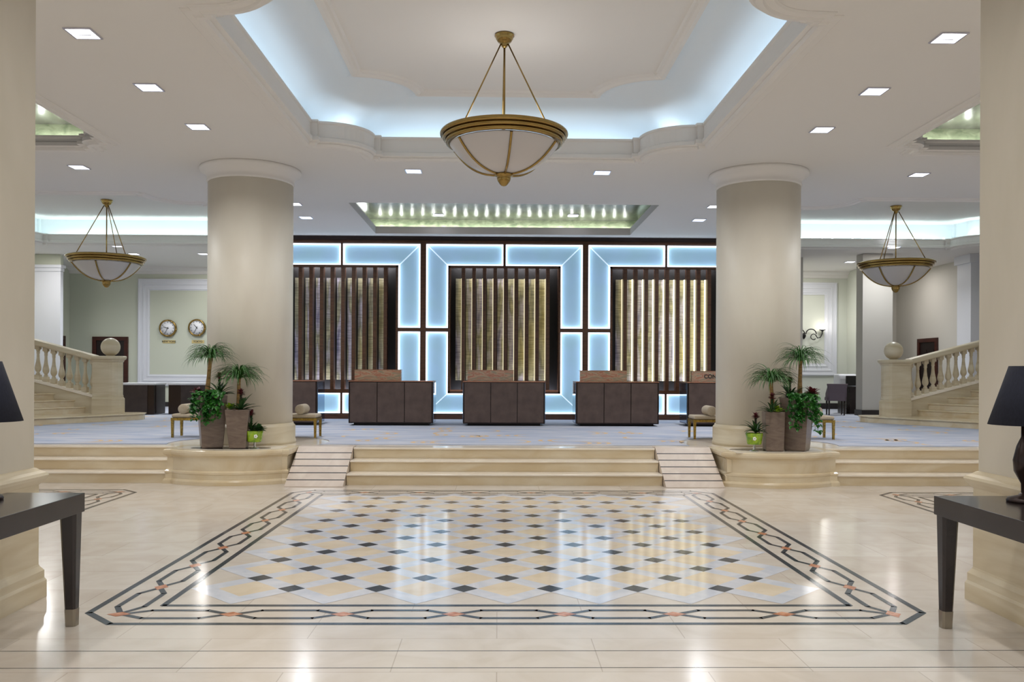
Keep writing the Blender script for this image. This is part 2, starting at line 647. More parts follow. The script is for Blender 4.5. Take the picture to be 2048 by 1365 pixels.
fl = MB()
fl.mat(0).add([(-16, -7, 0), (16, -7, 0), (16, 13.6, 0), (-16, 13.6, 0)], [(0, 1, 2, 3)])
FX0, FX1, FY0, FY1 = -2.87, 3.04, 5.69, 12.12
border_band(fl, FX0, FX1, FY0, FY1, 7, 8)
sp_x = .671
y_first = G(1010, 1178.3)[1]
y_last = G(1010, 998.4)[1]
s_lat = (y_last - y_first) / 7
lattice(fl, G(1013.5, 1158)[0], y_first, sp_x, 15, 6, .15)
border_band(fl, -10.9, -4.98, 6.4, 12.12, 7, 8)
border_band(fl, 5.3, 11.2, 6.4, 12.0, 7, 8)
for yy in (1303, 1337):
    Y = G(1000, yy)[1]
    fl.mat(1).add([(-6, Y, .001), (6, Y, .001), (6, Y + .007, .001), (-6, Y + .007, .001)], [(0, 1, 2, 3)])
for k_ in ('floor', 'ink_dark', 'ink_white', 'ink_beige'):
    M[k_].node_tree.nodes['Principled BSDF'].inputs['Specular IOR Level'].default_value = .42
struct('floor', fl, [M['floor'], M['ink_dark'], M['ink_white'], M['ink_beige'], M['ink_red']], fix=False)

# raised lobby
XCL, XCR, CYY = W(501.5, 600, 14.1)[0], W(1515.5, 600, 14.1)[0], 14.1
pf = MB()
pf.box(-16, 16, 13.56, 29.6, .0, PZ)
struct('floor', pf, [M['tread']])
cp = MB()


def arc_pts(c, r, a0, a1, n):
    return [(c[0] + r * cos(a0 + (a1 - a0) * i / n), c[1] + r * sin(a0 + (a1 - a0) * i / n)) for i in range(n + 1)]


FE = 13.72
RC = 1.28
da = math.asin((CYY - FE) / RC)
out = [(-15.9, FE)]
out += arc_pts((XCL, CYY), RC, pi + da, -da, 28)
out += arc_pts((XCR, CYY), RC, pi + da, -da, 28)
out += [(15.9, FE), (15.9, 29.4), (-15.9, 29.4)]
cp.prism(out, PZ, PZ + .012)
rc = random.Random(5)
cp.mat(1)
spots = []
while len(spots) < 120:
    x, y = rc.uniform(-12, 12), rc.uniform(13.95, 24)
    if (y > 17.6 and abs(x) < 6.5) or min(math.hypot(x - XCL, y - CYY), math.hypot(x - XCR, y - CYY)) < RC + .45:
        continue
    if any(math.hypot(x - a, (y - b) * 1.2) < .62 for a, b in spots):
        if rc.random() < .985:
            continue
    spots.append((x, y))
    sg = rc.choice((-1, 1))
    R0 = rc.uniform(.28, .55)
    for j in range(rc.choice((1, 2, 2, 3))):      # nested gold crescents, thick in the middle
        cx, a0 = x + sg * j * .16, rc.uniform(.6, 1.35)
        n = 14
        rows = []
        for i in range(n + 1):
            a = -a0 + 2 * a0 * i / n + (0 if sg > 0 else pi)
            w = .006 + .030 * cos(pi / 2 * (2 * i / n - 1)) ** .8 if 0 < i < n else .004
            rows.append(((cx + (R0 - w) * cos(a), y + (R0 - w) * .8 * sin(a), PZ + .0128), (cx + (R0 + w) * cos(a), y + (R0 + w) * .8 * sin(a), PZ + .0128)))
        vs = [p for q in rows for p in q]
        cp.add(vs, [(2 * i, 2 * i + 1, 2 * i + 3, 2 * i + 2) for i in range(n)])
struct('floor', cp, [M['carpet'], M['carpet_gold']])


# steps
def steps(name, x0, x1, yn, tr, back, label):
    t = thing(name, label, 'steps', ((x0 + x1) / 2, yn, 0))
    hx = (x1 - x0) / 2
    for i in range(3):
        z0, z1 = .5 / 3 * i, .5 / 3 * (i + 1)
        y = tr * i
        a = MB()
        a.box(-hx, hx, y + .03, back - yn, z0, z1 - .028)
        a.build('riser', M['step'], t)
        b = MB()
        b.box(-hx, hx, y, min(y + tr + .03, back - yn) if i < 2 else back - yn, z1 - .028, z1 + (.002 if i == 2 else 0))
        b.build('tread', M['tread'], t, bevel=.008)
    return t


steps('marble_steps', -2.24, 2.46, 12.62, .32, 13.555, 'wide flight of three marble steps between the two black-striped ramps')
steps('marble_steps', -9.5, -4.93, 12.80, .31, 13.555, 'three marble steps at left, behind the near left pier')
steps('marble_steps', 5.05, 9.5, 12.66, .33, 13.555, 'three marble steps at right, behind the near right pier')


# ramps
def ramp(x0, x1, label):
    y0, y1 = 12.4, 13.3
    xm = (x0 + x1) / 2
    t = thing('ramp', label, 'ramp', (xm, y0, 0))
    hx = (x1 - x0) / 2
    a = MB()
    L = y1 - y0
    a.mat(0).xprism([(0, 0), (0, .012), (L, .515), (13.555 - y0, .515), (13.555 - y0, 0)], -hx, hx)
    a.build('slab', M['ramp'], t)
    s = MB()
    for k in range(5):
        f = (k + .85) / 5.9
        f2 = f + .018
        s.add([(-hx - .001, f * L, .012 + .503 * f + .002), (hx + .001, f * L, .012 + .503 * f + .002), (hx + .001, f2 * L, .012 + .503 * f2 + .002), (-hx - .001, f2 * L, .012 + .503 * f2 + .002),
               (-hx - .001, f * L, .012 + .503 * f - .01), (hx + .001, f * L, .012 + .503 * f - .01), (hx + .001, f2 * L, .012 + .503 * f2 - .01), (-hx - .001, f2 * L, .012 + .503 * f2 - .01)],
              [(0, 1, 2, 3), (4, 7, 6, 5), (0, 4, 5, 1), (1, 5, 6, 2), (2, 6, 7, 3), (3, 7, 4, 0)])
    s.build('grip_strips', M['black'], t)


ramp(-3.1, -2.25, 'pale stone ramp with five black grip lines, left of the wide steps')
ramp(2.47, 3.33, 'pale stone ramp with five black grip lines, right of the wide steps')


# bow-fronted plinths under the columns
def offset_poly(P, d):
    """closed polygon (ccw), positive d = outward"""
    n = len(P)
    out = []
    for i in range(n):
        a, b, c = Vector(P[i - 1]), Vector(P[i]), Vector(P[(i + 1) % n])
        u, v = (b - a).normalized(), (c - b).normalized()
        n1, n2 = Vector((u.y, -u.x)), Vector((v.y, -v.x))
        m = n1 + n2
        k = m.dot(m)
        if k < .2:
            k = .2
        out.append(tuple(b + m * (2 * d / k)))
    return out


def plinth(xc, yf, x0, x1, yb, label):
    t = thing('column_plinth', label, 'plinth', (xc, yb, 0))
    hw = .83
    sag = yb - yf - .05
    R = (hw * hw + sag * sag) / (2 * sag)
    a = math.asin(hw / R)
    cy = yf + .05 - yb + R
    bow = [(R * sin(-a + 2 * a * i / 28), cy - R * cos(-a + 2 * a * i / 28)) for i in range(29)]
    P = [(x0 - xc, .0), (-hw, .0)] + [(p[0], p[1]) for p in bow] + [(hw, .0), (x1 - xc, .0), (x1 - xc, 13.555 - yb), (x0 - xc, 13.555 - yb)]
    P = [p for i, p in enumerate(P) if i == 0 or (Vector(p) - Vector(P[i - 1])).length > 1e-3]
    prof = [(.05, 0), (.05, .05), (.035, .075), (.02, .08), (.02, .15), (.03, .165), (.03, .19), (.0, .21), (0, .40), (.02, .42), (.045, .44), (.05, .47), (.045, .5), (.03, .512)]
    b = MB()
    rows = [[(*p, z) for p in offset_poly(P, d - .05)] for d, z in prof]
    b.loops(rows)
    top = offset_poly(P, -.02)
    tr = tessellate_polygon([[Vector((*p, 0)) for p in top]])
    b.add([(*p, .512) for p in top], [tuple(q) for q in tr])
    b.build('base', M['step'], t)
    c = MB()
    c.prism(offset_poly(P, -.16), .505, .5145)
    c.build('top_slab', M['tread'], t)
    d = MB()   # thin dark ellipse under the planters
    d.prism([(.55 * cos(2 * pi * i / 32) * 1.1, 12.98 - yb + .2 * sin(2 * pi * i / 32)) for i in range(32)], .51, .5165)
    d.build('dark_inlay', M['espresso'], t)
    return t


plinth(-4.05, 12.43, -5.0, -3.11, 12.77, 'bow-fronted marble plinth below the left round column')
plinth(4.16, 12.28, 3.36, 5.12, 12.62, 'bow-fronted marble plinth below the right round column')


# round columns
def column(x, label):
    t = thing('column', label, 'column', (x, CYY, PZ))
    b = MB()
    b.lathe([(.01, 0), (.735, 0), (.735, .05), (.725, .06), (.725, .28), (.715, .30), (.70, .31), (.69, .34), (.01, .341)], seg=64)
    b.build('base', M['stonebase'], t)
    s = MB()
    s.lathe([(.01, .335), (.677, .335), (.677, 4.26), (.01, 4.26)], seg=64)
    s.build('shaft', M['column'], t)
    c = MB()
    c.lathe([(.01, 4.25), (.69, 4.25), (.70, 4.275), (.685, 4.30), (.70, 4.36), (.75, 4.42), (.80, 4.44), (.81, 4.47), (.80, 4.50), (.01, 4.50)], seg=64)
    c.build('capital', M['ceiling'], t)


column(XCL, 'left round cream column rising behind the potted palms to the ceiling')
column(XCR, 'right round cream column with potted palms, beside the concierge desk')


# near square piers
def pier(sx, xin, yfar, label):
    t = thing('pier', label, 'pier', (xin + sx * .85, yfar - .85, 0))
    hw = .85
    prof = [(0, 0), (0, .125), (-.012, .145), (-.012, .20), (-.035, .235), (-.04, .25), (-.04, .84), (-.03, .85), (-.0, .885), (.01, .91), (.0, .93), (-.03, .945), (-.05, .965), (-.065, .97)]
    base = [(-hw, -hw), (hw, -hw), (hw, hw), (-hw, hw)]
    b = MB()
    b.loops([[(*p, z) for p in offset_poly(base, d)] for d, z in prof])
    b.add([(*p, .97) for p in offset_poly(base, -.065)], [(0, 1, 2, 3)])
    b.build('pedestal', M['stonebase'], t)
    s = MB()
    q = hw - .065
    s.box(-q, q, -q, q, .965, CZ - .004)
    s.build('shaft', M['pier'], t)


pier(-1, -3.37, 6.42, 'near left square pier with moulded stone pedestal')
pier(1, 3.53, 6.36, 'near right square pier with moulded stone pedestal')


# ------------------------------------------------------------------ ceiling and coffers
def outline(x0, x1, y0, y1, r, s, n=12):
    """ccw outline with concave scalloped corners"""
    P = []
    if r <= 0:
        return [(x0, y0), (x1, y0), (x1, y1), (x0, y1)]
    R = r - s
    # corner (x1,y0)
    def arc(cx, cy, a0, a1):
        return [(cx + R * cos(a0 + (a1 - a0) * i / n), cy + R * sin(a0 + (a1 - a0) * i / n)) for i in range(n + 1)]
    P += [(x1 - r - s, y0), (x1 - r - s, y0 + s)] + arc(x1 - s, y0 + s, pi, pi / 2) + [(x1 - s, y0 + r + s), (x1, y0 + r + s)]
    P += [(x1, y1 - r - s), (x1 - s, y1 - r - s)] + arc(x1 - s, y1 - s, -pi / 2, -pi) + [(x1 - r - s, y1 - s), (x1 - r - s, y1)]
    P += [(x0 + r + s, y1), (x0 + r + s, y1 - s)] + arc(x0 + s, y1 - s, 0, -pi / 2) + [(x0 + s, y1 - r - s), (x0, y1 - r - s)]
    P += [(x0, y0 + r + s), (x0 + s, y0 + r + s)] + arc(x0 + s, y0 + s, pi / 2, 0) + [(x0 + r + s, y0 + s), (x0 + r + s, y0)]
    return P


TRIMN = [0]
HOLES = []


def coffer(x0, x1, y0, y1, r, s, lip, zi, inset, color, power, dome=True, gap=.3, mats=None, sides='lrbf', strip=True):
    """a raised ceiling coffer: moulded lip, hidden trough with light strips, cove and inner ceiling"""
    O = outline(x0, x1, y0, y1, r, s)
    zt = max(lip - .3, CZ + .02)
    HOLES.append(offset_poly(O, .02))
    TRIMN[0] += 1
    prof = [(.1, lip), (0, lip), (0, lip - .03), (.02, lip - .045), (.02, CZ + .09), (-.015, CZ + .075), (-.02, CZ + .02), (.03, CZ), (.05, CZ - .035), (.11, CZ - .045), (.13, CZ - .025), (.2, CZ - .022), (.22, CZ - .006), (.22, CZ + .004)]
    if r <= 0:
        prof = [(.1, lip), (0, lip), (0, CZ), (.03, CZ + .0012)]
    t = MB()
    rows = [[(*p, z) for p in offset_poly(O, d)] for d, z in prof]
    t.loops(rows)
    t.loops([[(*p, z) for p in offset_poly(O, d)] for d, z in [(.1, lip), (.1, zt), (gap, zt)]])
    struct('trim_%d' % TRIMN[0], t, M['ceiling'])
    # cove and inner ceiling
    c = MB()
    m = mats or [M['cove'], M['ceiling']]
    if dome:
        I = outline(x0 + inset, x1 - inset, y0 + inset, y1 - inset, r, .02)
        O2 = offset_poly(O, gap)
        rows = []
        for k in range(11):
            a = pi / 2 * k / 10
            f = 1 - cos(a)
            z = zt + (zi - zt) * sin(a)
            rows.append([(O2[i][0] * (1 - f) + I[i][0] * f, O2[i][1] * (1 - f) + I[i][1] * f, z) for i in range(len(O2))])
        c.smooth = True
        c.loops(rows)
        c.smooth = False
        c.mat(1)
        rows = [[(*p, z) for p in offset_poly(I, d)] for d, z in [(0, zi), (0, zi - .05), (-.05, zi - .055), (-.09, zi - .03), (-.13, zi - .028), (-.15, zi)]]
        c.loops(rows)
        Q = offset_poly(I, -.15)
    else:
        Q = offset_poly(O, gap)
        c.loops([[(*p, z) for p in Q] for z in (zt, zi)])
        c.mat(1)
    tr = tessellate_polygon([[Vector((*p, 0)) for p in Q]])
    c.add([(*p, zi) for p in Q], [tuple(q) for q in tr])
    struct('ceiling', c, m)
    if not strip:
        return
    zl = zt + .03
    g = (.1 + gap) / 2
    n = [((x0 + x1) / 2, y1 + g, x1 - x0 - 2 * r, 0, 'b'), ((x0 + x1) / 2, y0 - g, x1 - x0 - 2 * r, 0, 'f'),
         (x0 - g, (y0 + y1) / 2, y1 - y0 - 2 * r, pi / 2, 'l'), (x1 + g, (y0 + y1) / 2, y1 - y0 - 2 * r, pi / 2, 'r')]
    for cx, cy, L, rz, sd in n:
        if sd in sides:
            area((cx, cy, zl), L, .16, power * L, color, (pi, 0, rz), name='cove_light')
    if r > 0:
        k = r * .55
        for sx, sy, a in ((1, 1, pi / 4), (-1, 1, -pi / 4), (1, -1, -pi / 4), (-1, -1, pi / 4)):
            if ('b' if sy > 0 else 'f') in sides:
                R2 = r - s - g
                cx = (x1 - s) if sx > 0 else (x0 + s)
                cy = (y1 - s) if sy > 0 else (y0 + s)
                area((cx - sx * R2 * .8, cy - sy * R2 * .8, zl), R2 * .95, .1, power * r * 1.3, color, (pi, 0, -a if sx * sy > 0 else -a), name='cove_light')


ML = 5.32
coffer(G(628, 245, ML)[0], G(1405, 247, ML)[0], 7.12, G(1010, 276, ML)[1], .80, .09, ML, 5.78, .68, COOL, P_COVE * .38, gap=.5)
ZIB = 5.70
MT = [M['cove'], M['leaf_ceiling']]
coffer(G(698, 407, CZ)[0], G(1315, 409, CZ)[0] + .05, G(1000, 408, CZ)[1], 20.48, 0, 0, CZ + .17, 5.38, 0, TEAL, P_MID, dome=False, mats=[M['leaf_wall'], M['leaf_ceiling']], gap=.22)
coffer(-11.4, -5.74, 6.2, 12.74, .36, .1, 5.18, 5.42, 0, COOL, 1, dome=False, gap=.28, mats=[M['leaf_wall'], M['leaf_ceiling']], strip=False)
coffer(5.86, 11.6, 6.2, 12.54, .36, .1, 5.18, 5.42, 0, COOL, 1, dome=False, gap=.28, mats=[M['leaf_wall'], M['leaf_ceiling']], strip=False)
coffer(-12.8, -5.9, 16.1, 22.5, .9, .09, 5.25, ZIB, 0, TEAL, P_SIDE, dome=False, gap=.4)
coffer(6.1, 12.8, 16.1, 22.3, .9, .09, 5.25, ZIB, 0, TEAL, P_SIDE, dome=False, gap=.4)

cl = MB()
outer = [(-16, -7), (16, -7), (16, 29.6), (-16, 29.6)]
loops_ = [[Vector((*p, 0)) for p in outer]] + [[Vector((*p, 0)) for p in h] for h in HOLES]
flat = [p for l in loops_ for p in l]
tr = tessellate_polygon(loops_)
cl.add([(p.x, p.y, CZ) for p in flat], [tuple(q) for q in tr])
struct('ceiling', cl, M['ceiling'], fix=False)

# little bright lamps in the leaf-lined coffers
def led_row(p0, p1, n, power, color=(.9, .96, 1.0)):
    """small lamps standing just behind a coffer lip; their glints streak over the metallic ceiling"""
    for i in range(n):
        f = (i + .5) / n
        point([p0[k] * (1 - f) + p1[k] * f for k in range(3)], power, color, .022, 'led_light')


led_row((-9.6, 12.92, 5.165), (-5.9, 12.92, 5.165), 13, P_LED)
led_row((6.1, 12.72, 5.165), (9.75, 12.72, 5.165), 13, P_LED)
led_row((-3.0, 20.62, 5.155), (3.2, 20.62, 5.155), 24, P_LED)
led_row((-3.17, 17.0, 5.155), (-3.17, 20.3, 5.155), 12, P_LED)
led_row((3.43, 17.0, 5.155), (3.43, 20.3, 5.155), 12, P_LED)

# visible row of small lamps on the lip of the right side coffer
t = thing('light_string', 'row of tiny white lamps on the lip of the right side coffer', 'light', (9.4, 22.35, 5.25))
for i in range(22):
    if i in (10, 16):
        continue
    b = MB()
    b.sphere((-3.0 + .27 * i, 0, .012 + .004 * (i % 3)), .026, 10, 6)
    b.build('lamp_bulb', M['lamp_on'], t)

# ------------------------------------------------------------------ downlights
def make_downlight():
    t = thing('ceiling_downlight', 'x', 'light', (0, 0, CZ), 0, 'square recessed downlights')
    h = .135
    f = MB()
    for x0, x1, y0, y1 in ((-h, h, -h, -h + .018), (-h, h, h - .018, h), (-h, -h + .018, -h + .018, h - .018), (h - .018, h, -h + .018, h - .018)):
        f.box(x0, x1, y0, y1, -.012, -.001)
    f.build('frame', M['lamp_dim'], t)
    l = MB()
    l.box(-h + .018, h - .018, -h + .018, h - .018, -.006, -.002)
    l.build('lens', M['lamp_on'], t)
    b = MB()
    b.box(-h * .5, h * .5, h * .15, h * .3, -.009, -.006)
    b.build('baffle', M['lamp_dim'], t)
    return t


DL = [((166, 66), 'left of the big lit coffer, nearest the camera'), ((298, 174), 'left of the big lit coffer, second in its row'),
      ((396, 253), 'left of the big lit coffer, third in its row'), ((158, 334), 'at far left in front of the left pendant lamp'),
      ((1897, 75), 'right of the big lit coffer, nearest the camera'), ((1749, 182), 'right of the big lit coffer, second in its row'),
      ((1644, 259), 'right of the big lit coffer, third in its row'), ((1838, 349), 'at far right in front of the right pendant lamp'),
      ((827, 342), 'behind the big lit coffer, left of the centre pendant'), ((1204, 345), 'behind the big lit coffer, right of the centre pendant'),
      ((612, 435), 'left of the small green-lit coffer, just right of the left column'), ((1398, 440), 'right of the small green-lit coffer, just left of the right column'),
      ((589, 408), 'peeping out at the right edge of the left column near its top'), ((1429, 413), 'peeping out at the left edge of the right column near its top'),
      ((233, 492), 'behind the left pendant, right of its rods'), ((268, 508), 'above the right rim of the left pendant'), ((407, 508), 'beside the left edge of the left column, far back'),
      ((1788, 495), 'seen between the rods of the right pendant'), ((1700, 524), 'in front of the bright alcove with the wall sconce')]
d0 = None
DPOS = []
for (px, py), lb in DL:
    p = G(px, py, CZ)
    lab = 'square recessed downlight ' + lb
    if d0 is None:
        d0 = make_downlight()
        d0.location = p
        d0['label'] = lab
    else:
        dup(d0, p, label=lab)
    DPOS.append(p)
for (px, py), lb in (((877, 430), 'inside the small green-lit coffer, left one'), ((1146, 431), 'inside the small green-lit coffer, right one')):
    p = G(px, py, 5.38)
    dup(d0, p, label='square recessed downlight ' + lb)
# the same row of fittings continues over and behind the camera (unseen lamps keep their light only)
for p in DPOS:
    area((p.x, p.y, CZ - .03), .2, .2, P_DOWN * (1.5 if p.y > 16 else 1), PALE if p.y > 13.5 else WARM, name='downlight_and_fill', spread=radians(150))
for x in (-4.2, 4.5):
    for y in (7.0, 5.4, 3.8, 2.2, .6, -1.0):
        area((x, y, CZ - .03), .2, .2, P_DOWN * .62, WARM, name='downlight_and_fill', spread=radians(150))
for x in (-1.4, 1.7):
    for y in (6.6, 4.4, 2.2, 0):
        area((x, y, CZ - .03), .2, .2, P_DOWN * .62, WARM, name='downlight_and_fill', spread=radians(150))
for x in (-7, 7.2, -9.5, 9.7):
    for y in (14.4, 4, 1):
        area((x, y, CZ - .03), .2, .2, P_DOWN * .62, WARM, name='downlight_and_fill', spread=radians(150))

# ------------------------------------------------------------------ outer walls
FW = 27.6      # far wall with clocks and sconce


def frame_moulding(name, x0, x1, z0, z1, y, label, w=.37):
    """stepped white picture-frame moulding on a wall facing the camera"""
    t = thing(name, label, 'wall frame', ((x0 + x1) / 2, y, z0))
    hx = (x1 - x0) / 2
    h = z1 - z0
    prof = [(0, 0), (0, .06), (.03, .075), (.06, .07), (.06, .05), (.14, .045), (.15, .06), (.19, .06), (.2, .035), (.28, .03), (.29, .045), (.33, .045), (.35, .02), (w, .02), (w, 0)]
    b = MB()
    rows = []
    for d, e in prof:
        rows.append([(-hx + d, -e, d), (hx - d, -e, d), (hx - d, -e, h - d), (-hx + d, -e, h - d)])
    b.loops(rows)
    b.build('moulding', M['white'], t)
    return t


wb = MB()
wb.box(-6.0, 6.3, WY + .42, WY + .62, PZ + .012, CZ)
struct('wall_back', wb, M['void'])
wl = MB()
wl.box(-14.2, -5.9, FW, FW + .2, PZ + .012, CZ)
struct('wall_back_left', wl, M['sage'])
wl = MB()
wl.box(-14.0, -13.8, 20, FW, PZ + .012, CZ)
struct('wall_left', wl, M['sage'])
wl = MB()
wl.box(-6.2, -6.0, WY, FW, PZ + .012, CZ)
struct('wall_side_left', wl, M['sage'])
wr = MB()
wr.box(6.3, 8.72, 24.2, 24.5, PZ + .012, CZ)
struct('wall_back_right', wr, M['greywall'])
wr = MB()
wr.box(6.3, 6.5, WY, 24.2, PZ + .012, CZ)
struct('wall_side_right', wr, M['greywall'])
wr = MB()
wr.box(8.4, 11.4, FW, FW + .2, PZ + .012, CZ)
struct('wall_alcove_back', wr, M['alcove'])
wr = MB()
wr.box(8.5, 8.72, 24.5, FW, PZ + .012, CZ)
struct('wall_alcove_left', wr, M['alcove'])
wr = MB()
wr.box(11.4, 11.6, 26.0, FW + .98, PZ + .012, CZ)
struct('wall_alcove_right', wr, M['alcove'])
wr = MB()
XR = 13.5
wr.box(11.6, 14.6, 28.6, 28.8, PZ + .012, CZ)
struct('wall_far_right', wr, M['greywall'])
wr = MB()
wr.box(XR, XR + .2, 18, 28.6, PZ + .012, CZ)
struct('wall_right', wr, M['greywall'])
# broad pillar right of the alcove
PX0, PX1 = W(1725, 700, 23.3)[0], W(1785, 700, 23.3)[0]
t = thing('pillar', 'broad pale grey pillar right of the wall sconce alcove, behind the right stair newel', 'pillar', ((PX0 + PX1) / 2, 23.3, PZ + .012))
hx = (PX1 - PX0) / 2
b = MB()
b.box(-hx, hx, 0, .42, .16, CZ - PZ - .02)
b.build('shaft', M['greywall'], t)
b = MB()
b.box(-hx - .03, hx + .03, -.03, .45, 0, .16)
b.build('skirting', M['baseb'], t)
# left white pillar behind the balustrade
t = thing('pillar', 'white rectangular pillar with moulded cap behind the left stair balustrade', 'pillar', (-13.3, 24.6, PZ + .012))
b = MB()
x1 = W(121, 600, 24.6)[0] + 13.3
x0 = W(66, 600, 24.6)[0] + 13.3
b.box(x0, x1, 0, .15, 0, 4.0)
b.build('shaft', M['white'], t)
b = MB()
b.box(x0 - .02, x1 + .02, -.03, .17, 4.0, 4.1)
b.box(x0 - .05, x1 + .05, -.07, .2, 4.1, 4.18)
b.build('cap', M['white'], t)
b = MB()
b.box(x0, x1, 0, .15, 4.18, CZ - PZ - .015)
b.build('upper_block', M['sage'], t)
# right far pilaster beside the near pier
t = thing('pillar', 'slim pale pilaster at the far right wall, next to the near right pier', 'pillar', (13.2, 23.6, PZ + .012))
b = MB()
b.box(-.16, .24, -.35, .35, 0, CZ - PZ - .25)
b.build('shaft', M['white'], t)
b = MB()
b.box(-.22, .26, -.41, .41, CZ - PZ - .25, CZ - PZ - .015)
b.build('cap', M['white'], t)
# skirting
for n, a in (('baseboard_alcove', (8.72, 11.4, FW - .03, FW, PZ + .012, PZ + .2)), ('baseboard_back_right', (6.5, 8.75, 24.17, 24.2, PZ, PZ + .2)),
             ('baseboard_alcove_side', (11.37, 11.4, 26.0, FW - .03, PZ + .012, PZ + .2)), ('baseboard_back_left', (-13.8, -6.2, FW - .03, FW, PZ, PZ + .16))):
    q = MB()
    q.box(*a)
    struct(n, q, M['baseb'])
# cornices under the ceiling
q = MB()
q.xprism([(FW, CZ), (FW, CZ - .22), (FW - .05, CZ - .2), (FW - .07, CZ - .12), (FW - .2, CZ - .05), (FW - .22, CZ)], -13.8, -6.2)
q.xprism([(FW, CZ), (FW, CZ - .22), (FW - .05, CZ - .2), (FW - .07, CZ - .12), (FW - .2, CZ - .05), (FW - .22, CZ)], 8.72, 11.4)
struct('trim_7', q, M['ceiling'])

frame_moulding('wall_frame', W(277, 600, FW)[0], -6.6, W(277, 772, FW)[2], W(280, 558, FW)[2], FW, 'white stepped picture-frame moulding round the clock wall at left')
frame_moulding('wall_frame', 8.95, W(1673, 650, FW)[0], W(1673, 752, FW)[2], W(1673, 566, FW)[2], FW, 'white stepped picture-frame moulding round the wall sconce at right', w=.4)


# doors
def door(n, cx, y, wdt, z1, rz=0.):
    t = bpy.data.objects.new('door_%d' % n, None)
    COL.objects.link(t)
    t.location = (cx, y, PZ)
    t.rotation_euler.z = rz
    t['kind'] = 'structure'
    h = wdt / 2
    f = MB()
    z = z1 - PZ
    f.box(-h, -h + .12, -.06, 0, 0, z)
    f.box(h - .12, h, -.06, 0, 0, z)
    f.box(-h + .12, h - .12, -.06, 0, z - .12, z)
    f.build('door_frame', M['doorwood'], t)
    p = MB()
    p.box(-h + .12, h - .12, -.02, -.002, 0, z - .12)
    for sx in (-1, 1):
        for a, b in ((.25, .95), (1.1, z - .35)):
            p.box(sx * h * .38 - h * .26, sx * h * .38 + h * .26, -.03, -.02, a, b)
    p.build('door_leaf', M['doordark'], t)


a, b_ = W(186, 700, FW), W(257, 700, FW)
door(1, (a[0] + b_[0]) / 2, FW, b_[0] - a[0], W(220, 674, FW)[2])
door(2, -13.8, 26.7, 1.1, W(130, 671, 26.7)[2], pi / 2)
ya, yb = XR * F / (1885 - 997), XR * F / (1845 - 997)
door(3, XR, (ya + yb) / 2, yb - ya, 1.7 + (747 - 677) * 26.5 / F, -pi / 2)
door(4, 11.9, 28.6, 1.2, W(1787, 684, 28.6)[2])

# ------------------------------------------------------------------ reception feature wall
BW = 3.99
BC = [.15 - BW, .15, .15 + BW]
ZT = [(.65, 1.15), (1.2, 4.24), (4.29, 4.82)]
MZ0, MZ1 = 2.665, 2.76
OUTH, INH, SCR = 1.925, 1.385, 1.33
root = thing('feature_wall', 'dark bronze reception wall framework holding bright blue backlit glass panels', 'wall panelling', (.15, WY, PZ + .012))
fr = MB()
ox, oz = .15, PZ + .012


def fb(x0, x1, z0, z1, y0=0., y1=.12):
    fr.box(x0 - ox, x1 - ox, y0, y1, z0 - oz, z1 - oz)


XL, XRt = BC[0] - BW / 2 - .07, BC[2] + BW / 2 + .07
fb(XL, XRt, PZ + .012, .63, 0, .3)
fb(XL, XRt, 4.84, 4.90, 0, .3)
for k in range(4):
    xc = .15 + (k - 1.5) * BW
    fb(xc - .07, xc + .07, .63, 4.84, -.01, .3)
for c in BC:
    fb(c - .025, c + .025, 4.28, 4.84)
    fb(c - .025, c + .025, .63, 1.16)
    for s_ in (-1, 1):
        x0, x1 = sorted((c + s_ * (INH - .0), c + s_ * OUTH))
        fb(x0, x1, MZ0 + .005, MZ1 - .005)
        x0, x1 = sorted((c + s_ * SCR, c + s_ * INH))
        fb(x0, x1, 1.15, 4.29, -.02, .4)
    fb(c - INH, c + INH, 4.24, 4.29, -.02, .12)
    fb(c - INH, c + INH, 1.15, 1.2, -.02, .12)
fr.build('framework', M['bronze'], root)
q = MB()
q.box(XL - ox, XRt - ox, -.05, .3, 4.90 - oz, CZ - oz - .003)
q.build('top_band', M['deskdark'], root)


